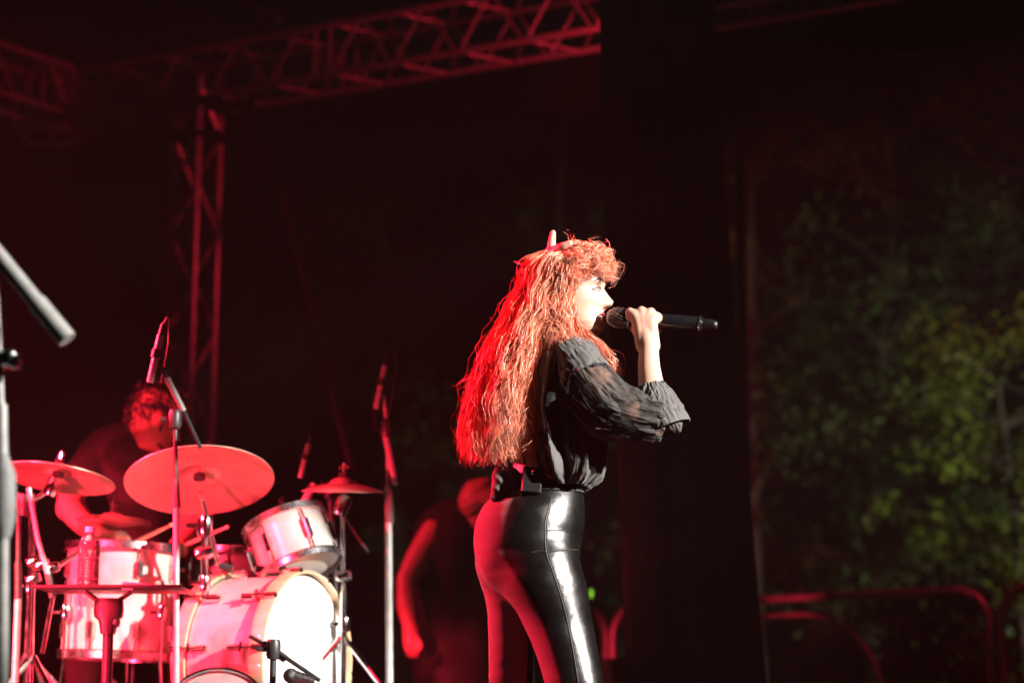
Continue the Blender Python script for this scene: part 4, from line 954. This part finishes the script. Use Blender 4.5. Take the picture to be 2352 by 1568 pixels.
for i in range(300):                                            # long fall over the back
    s = RNG.uniform(0, 1) ** .9; ang = RNG.uniform(0, 2 * np.pi); lay = RNG.choice([-1, -1, -1, 1]) * RNG.uniform(.35, 1.0)
    end = RNG.uniform(.86, 1.0); tt = np.linspace(0, end, 10); l = lerp_poly(LE, tt); r = lerp_poly(RE, tt); d = np.interp(tt, np.linspace(0, 1, 10), DEP)
    sv = np.clip(s + np.cumsum(RNG.normal(0, .022, 10)), 0.02, .98)
    px = l * (1 - sv)[:, None] + r * sv[:, None]; ed = np.sqrt(np.maximum(.08, 1 - (2 * sv - 1) ** 2 * .85))
    base = np.interp(tt, [0, .35, 1], [0, .0, -.02])
    add_lock([Qa(px[k, 0], px[k, 1], base[k] + lay * d[k] * ed[k]) for k in range(10)], 36, .0105, .0066, .098, i, .6, .0024)
def cap_pt(x, y, near=1, grow=1.0):
    q = ((x - 1316) / (108 * grow)) ** 2 + ((y - 642) / (90 * grow)) ** 2; return Qa(x, y, -near * .103 * grow * math.sqrt(max(.02, 1 - q)))
def bang_edge(x): return np.interp(x, [1270, 1295, 1318, 1340, 1360, 1378, 1392, 1404, 1424], [644, 658, 664, 655, 642, 633, 638, 660, 645])
for i in range(150):                                            # crown and fringe curls
    ex = RNG.uniform(1300, 1418); lo = bang_edge(ex); ey = RNG.uniform(min(575, lo - 30), lo)
    near = 1 if RNG.uniform() < .72 else -1
    q = ((ex - 1316) / 108) ** 2 + ((ey - 642) / 90) ** 2
    if q > .98: ex = 1316 + (ex - 1316) * .96 / math.sqrt(q); ey = 642 + (ey - 642) * .96 / math.sqrt(q)
    sx0, sy0 = RNG.uniform(1306, 1345), RNG.uniform(566, 596); g0 = RNG.uniform(.92, 1.04)
    mx, my = (sx0 * .45 + ex * .55) + RNG.normal(0, 8), min(sy0, ey) * .6 + (sy0 + ey) * .2 - 6
    qq = ((mx - 1316) / 106) ** 2 + ((my - 642) / 88) ** 2
    if qq > .97: mx = 1316 + (mx - 1316) * .95 / math.sqrt(qq); my = 642 + (my - 642) * .95 / math.sqrt(qq)
    add_lock([cap_pt(sx0, sy0, near * .6, g0), cap_pt((sx0 + mx) / 2, (sy0 + my) / 2, near, g0), cap_pt(mx, my, near, g0), cap_pt((mx + ex) / 2, (my + ey) / 2, near, g0), cap_pt(ex, ey, near, g0)], 34, .0070, .0072, .040, i, 1.0, .0009)
for i in range(46):                                             # hair beside the cheek falling over the chest
    o = RNG.normal(0, 1); w = RNG.uniform(-1, 1); L_ = RNG.uniform(.7, 1.0)
    pts = [(1308, 610), (1308, 650), (1303 + 9 * w, 690), (1307 + 11 * w, 735), (1332 + 15 * w, 775), (1368 + 14 * w, 802 - 5 * w), (1398 + 12 * w, 835 - 8 * w), (1418 + 9 * w, 868), (1432 + 8 * w, 893)]
    dep = [-.085, -.092, -.088, -.090, -.105, -.105, -.095, -.085, -.080]
    k = max(5, int(9 * L_)); add_lock([Qa(p[0], p[1], dep[j] + .006 * o) for j, p in enumerate(pts[:k])], 34, .0075, .0045, .085, i, .8, .0018)
for i in range(60):                                             # hair covering ear and neck
    w = RNG.uniform(0, 1); x0 = 1285 + 40 * w
    add_lock([cap_pt(x0, 590), cap_pt(x0 - 2, 630), Qa(1276 + 32 * w, 680, -.098), Qa(1266 + 38 * w, 725, -.100), Qa(1260 + 54 * w, 765, -.110 - .01 * w), Qa(1256 + 74 * w, 792 + 6 * w, -.128)], 36, .0095, .0050, .08, i, .9, .003)
for i in range(26):                                             # loose hairs at the crown and the back
    a = RNG.uniform(0, 1); p = lerp_poly([(1300, 552), (1345, 550), (1390, 566), (1420, 600), (1200, 600), (1160, 730), (1100, 830), (1060, 960)], np.array([a]))[0]
    add_lock([Qa(p[0], p[1] + 14, RNG.uniform(-.05, .05)), Qa(p[0] + RNG.normal(0, 8), p[1], RNG.uniform(-.05, .05)), Qa(p[0] + RNG.normal(0, 18), p[1] - 4 + RNG.normal(0, 12), RNG.uniform(-.05, .05))], 3, .003, .0015, .06, i)
def strand_mesh(strs, wide=1.0):
    nS = len(strs); C = np.stack([s[0] for s in strs]); rad = np.array([s[1] for s in strs]) * wide; T = np.gradient(C, axis=1); T /= np.linalg.norm(T, axis=2, keepdims=True) + 1e-9
    ref = RNG.normal(0, 1, (nS, 1, 3)); N = np.cross(T, ref); N /= np.linalg.norm(N, axis=2, keepdims=True) + 1e-9
    n = C.shape[1]; tp = np.interp(np.linspace(0, 1, n), [0, .7, 1], [1, 1, .3])[None, :, None] * rad[:, None, None]
    V = np.stack([C + tp * N, C - tp * N], 2).reshape(-1, 3)
    b = (np.arange(nS)[:, None] * n + np.arange(n - 1)[None, :]) * 2
    F = np.stack([b, b + 1, b + 3, b + 2], 2).reshape(-1, 4); return V, F
hv = part('hair', strand_mesh(strands), M['hair'], sg, smooth=False)
hv.data.polygons.foreach_set('use_smooth', [True] * len(hv.data.polygons))
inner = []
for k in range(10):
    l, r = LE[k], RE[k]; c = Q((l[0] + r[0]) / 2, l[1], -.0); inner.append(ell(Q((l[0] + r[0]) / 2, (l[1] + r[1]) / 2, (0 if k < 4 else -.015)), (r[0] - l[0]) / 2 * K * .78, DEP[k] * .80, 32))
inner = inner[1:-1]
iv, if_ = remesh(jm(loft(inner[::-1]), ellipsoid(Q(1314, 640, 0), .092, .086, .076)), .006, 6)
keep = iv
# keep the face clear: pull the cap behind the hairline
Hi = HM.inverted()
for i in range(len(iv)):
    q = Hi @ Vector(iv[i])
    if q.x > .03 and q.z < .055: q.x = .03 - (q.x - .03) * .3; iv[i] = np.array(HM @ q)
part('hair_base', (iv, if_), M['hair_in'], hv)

# ------------------------------------------------------------------ the drummer
DD = 7.0
def U(x, y, dd=0.0): return P(x, y, DD + dd)
dm = thing('person', U(330, 1500, .2), 'person with dark hair drumming behind the kit in a black shirt', 'person'); dm.location.z = RZ
dh = head_mesh(U(358, 962, 0), R(-24), R(-22), 1.05, mouth_open=.15, nu=90, nv=90, male=True)
dsk = remesh(jm(limb([U(300, 1060, .06), U(325, 1020, .04), U(345, 990, .02)], [.075, .062, .058]),
    limb([U(290, 1100, .1), U(300, 1200, .14), U(310, 1330, .18)], [.16, .15, .16]),
    limb([U(215, 1065, .0), U(175, 1110, -.12), U(158, 1168, -.2)], [.06, .052, .045]),
    limb([U(158, 1165, -.2), U(195, 1205, -.28), U(250, 1240, -.34)], [.044, .038, .027]),
    limb([U(250, 1238, -.34), U(276, 1238, -.37)], [.030, .032]),
    *[limb([U(270 + 4 * i, 1232 + 6 * i, -.37), U(292 + 3 * i, 1234 + 6 * i, -.40), U(296 + 2 * i, 1247 + 5 * i, -.37), U(282 + 2 * i, 1250 + 5 * i, -.35)], [.011, .0105, .0095, .008], 10, 12) for i in range(4)],
    limb([U(262, 1250, -.36), U(282, 1256, -.40), U(298, 1252, -.40)], [.012, .011, .009], 10, 10),
    limb([U(395, 1075, .12), U(440, 1160, .05), U(440, 1215, -.05)], [.06, .05, .042]),
    limb([U(440, 1215, -.05), U(415, 1245, -.18), U(398, 1258, -.25)], [.042, .034, .027]),
    *[limb([U(400 + 3 * i, 1250 + 5 * i, -.25), U(418 + 3 * i, 1248 + 5 * i, -.29), U(424, 1260 + 5 * i, -.27), U(412, 1264 + 5 * i, -.25)], [.014, .0105, .0095, .008], 10, 12) for i in range(4)],
    limb([U(270, 1330, .1), U(215, 1420, -.1), U(200, 1560, -.05), U(205, 1690, .0)], [.09, .075, .06, .04]),
    limb([U(340, 1330, .1), U(400, 1420, -.1), U(430, 1560, -.05), U(430, 1690, .0)], [.09, .075, .06, .04])), .0075, 4)
ear = xf(ellipsoid((0, 0, 0), .021, .010, .034, 16, 10), dh[3] @ Matrix.Translation((-.008, -.080, -.014)) @ Matrix.Rotation(-.2, 4, 'Y'))
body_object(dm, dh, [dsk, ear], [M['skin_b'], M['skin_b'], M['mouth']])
ts = remesh(jm(limb([U(285, 1085, .09), U(296, 1180, .13), U(306, 1340, .18)], [.185, .175, .185], 32), limb([U(232, 1052, .03), U(310, 1040, .06), U(385, 1062, .12)], [.082, .085, .082], 24), limb([U(222, 1058, .01), U(188, 1100, -.08)], [.078, .072], 24), limb([U(392, 1072, .12), U(428, 1130, .08)], [.078, .072], 24), limb([U(318, 1030, .05), U(335, 1012, .035)], [.082, .070])), .010, 4)
for i in range(len(ts[0])):
    v = ts[0][i]; w = .006 * noise.noise(Vector((v[0] * 14, v[1] * 14, v[2] * 6))); ts[0][i] = v + np.array([w, -w, 0])
part('t_shirt', ts, M['shirt'], dm)
for s_ in (-1, 1):
    part('eyebrow', xf(tube([(.076, s_ * .052, .022), (.088, s_ * .040, .027), (.095, s_ * .016, .021)], [.002, .0035, .003], 8, smooth=12), dh[3]), M['hair_dark'], dm)
    part('eye', xf(tube([(.072, s_ * .048, .001), (.083, s_ * .034, .003), (.080, s_ * .020, .0)], [.002, .0042, .002], 8, smooth=10), dh[3]), M['lash'], dm)
    part('sideburn', xf(tube([(.012, s_ * .077, .02), (.012, s_ * .0745, -.02), (.020, s_ * .068, -.05)], [.010, .008, .004], 8, smooth=12), dh[3]), M['hair_dark'], dm)
part('stubble', xf(tube([(.030, -.056, -.088), (.062, -.036, -.098), (.080, 0, -.100), (.062, .036, -.098)], [.006, .010, .012, .008], 10, smooth=18), dh[3]), M['hair_dark'], dm)
part('jeans', remesh(jm(limb([U(275, 1325, .14), U(215, 1420, -.1), U(200, 1560, -.05), U(205, 1660, .0)], [.11, .092, .075, .06]), limb([U(335, 1325, .14), U(400, 1420, -.1), U(430, 1560, -.05), U(430, 1660, .0)], [.11, .092, .075, .06])), .008, 4), M['shirt'], dm)
for x, dd in ((205, .0), (430, .0)):
    a = U(x, 1690, dd); part('shoe', loft([ell((a.x + .02, a.y - .05, RZ + .002 + z), w, b, 20) for z, w, b in ((0, .045, .125), (.03, .046, .125), (.06, .04, .09), (.1, .035, .05))]), M['pack'], dm)
dstr = []
HLX, HLZ = [-.1, -.05, -.03, -.005, .02, .05, .08], [-.065, -.05, -.01, .012, .018, .045, .065]
for i in range(2600):
    a = RNG.uniform(0, 2 * np.pi); zz = RNG.uniform(-.055, .118); q = RNG.normal(0, 1, 3); q /= np.linalg.norm(q)
    r0 = np.array([.098 * q[0] - .006, .076 * q[1],   .10 * q[2] + .020])
    if r0[2] < np.interp(r0[0], HLX, HLZ) + .004: continue
    out = q * .005 + RNG.normal(0, .004, 3) + np.array([.004, 0, -.003])
    st = np.array([r0 * 1.0, r0 + out, r0 + out * 1.7 + RNG.normal(0, .006, 3), r0 + out * 1.9 + RNG.normal(0, .009, 3) + np.array([0.006, 0, -.012])])
    c = cr(st, 8); A = np.array(dh[3]); dstr.append((c * 1.05 @ A[:3, :3].T + A[:3, 3], .0012))
dhair = part('hair', strand_mesh(dstr), M['hair_dark'], dm, smooth=False)
Mh = dh[3]
capm = remesh(xf(ellipsoid((-.008, 0, .026), .099, .079, .092, 24, 14), Mh), .006, 2)
cv = capm[0]; Hi = Mh.inverted()
for i in range(len(cv)):
    q = Hi @ Vector(cv[i]); n_ = noise.noise(Vector(q) * 45) * .007
    if q.z < np.interp(q.x, HLX, HLZ): q *= .84
    q = q * (1 + n_ * 6); cv[i] = np.array(Mh @ q)
part('hair_base', capm, M['hair_dark'], dhair)
def stick(a, b, label):
    a, b = Vector(a), Vector(b); u = b - a
    o = thing('drumstick', a, label, 'drumstick', 'drumsticks in the drummer\'s hands')
    part('shaft', tube([a, a + u * .7, a + u * .93], [.0072, .0072, .0040], 12), M['stick'], o); part('tip', xf(ellipsoid((0, 0, 0), .0062, .0062, .009, 12, 8), axisM(a + u * .96, u)), M['stick'], o)
stick(U(270, 1262, -.36), U(398, 1203, -.50), 'pale drumstick in the hand above the floor tom'); stick(U(402, 1262, -.26), U(526, 1208, -.36), 'drumstick pointing up right behind the crash cymbal stand')
th = thing('drum_throne', U(310, 1500, .18), 'low round drum stool hidden below the drummer', 'stool'); th.location.z = RZ
zt_ = U(310, 1345, .18).z - .10
part('seat', lathe([(.001, zt_), (.15, zt_), (.165, zt_ - .03), (.15, zt_ - .07), (.001, zt_ - .07)], Matrix.Translation((U(310, 1345, .18).x, DD + .18, 0)), 32), M['felt'], th)
part('post', tube([Vector((U(310, 1345, .18).x, DD + .18, zt_ - .05)), Vector((U(310, 1345, .18).x, DD + .18, RZ + .05))], .014, 10), M['chrome'], th)
tripod(th, Vector((U(310, 1345, .18).x, DD + .18, 0)), RZ, RZ + .2, .22, M['chrome'])

# ------------------------------------------------------------------ the stagehand behind her
ED = 8.2
def E(x, y, dd=0.0): return P(x, y, ED + dd)
st_ = thing('person', (E(1060, 1500).x, ED, 0), 'person with shaved head and black sleeveless shirt bending in red light behind the singer', 'person')
eh = head_mesh(E(1112, 1162, -.02), R(155), R(-38), 1.05, mouth_open=.1, nu=80, nv=80)
esk = remesh(jm(limb([E(1050, 1230, .06), E(1080, 1210, .04), E(1105, 1190, .0)], [.07, .062, .058]),
    limb([E(1045, 1250, .1), E(1035, 1380, .14), E(1040, 1520, .16)], [.17, .16, .16]),
    limb([E(1000, 1222, .0), E(962, 1280, -.02), E(935, 1330, -.05)], [.062, .056, .044]),
    limb([E(934, 1328, -.05), E(933, 1390, -.08), E(944, 1450, -.1)], [.043, .040, .029]),
    limb([E(944, 1448, -.1), E(946, 1478, -.1)], [.036, .038]),
    *[limb([E(934 + 8 * i, 1476, -.10 - .008 * i), E(935 + 8 * i, 1494, -.115), E(941 + 6 * i, 1508, -.10)], [.0125, .0115, .009], 10, 10) for i in range(4)],
    limb([E(956, 1462, -.12), E(966, 1478, -.13), E(964, 1492, -.13)], [.013, .012, .010], 10, 10),
    limb([E(1130, 1240, .05), E(1165, 1320, .05), E(1150, 1420, -.05)], [.062, .052, .034]),
    limb([E(1010, 1540, .16), E(1005, 1700, .12), E(1010, 1890, .14)], [.095, .07, .045]), limb([E(1085, 1540, .16), E(1095, 1700, .12), E(1095, 1890, .14)], [.095, .07, .045])), .0085, 4)
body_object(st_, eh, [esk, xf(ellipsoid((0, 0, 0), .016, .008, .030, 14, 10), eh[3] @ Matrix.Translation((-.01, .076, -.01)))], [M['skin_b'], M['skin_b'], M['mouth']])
part('shirt', remesh(jm(limb([E(1045, 1248, .1), E(1035, 1380, .14), E(1042, 1540, .16)], [.185, .175, .175], 28), limb([E(1015, 1218, .05), E(1065, 1218, .07), E(1125, 1235, .08)], [.072, .085, .075], 24)), .008, 5), M['shirt'], st_)
part('trousers', remesh(jm(limb([E(1015, 1530, .16), E(1005, 1700, .12), E(1010, 1870, .14)], [.115, .09, .07]), limb([E(1080, 1530, .16), E(1095, 1700, .12), E(1095, 1870, .14)], [.115, .09, .07])), .01, 4), M['shirt'], st_)
for x in (1010, 1095):
    a = E(x, 1900, .12); part('shoe', loft([ell((a.x, a.y - .04, .002 + z), w, b, 20) for z, w, b in ((0, .045, .125), (.03, .046, .125), (.06, .04, .09), (.1, .035, .05))]), M['pack'], st_)
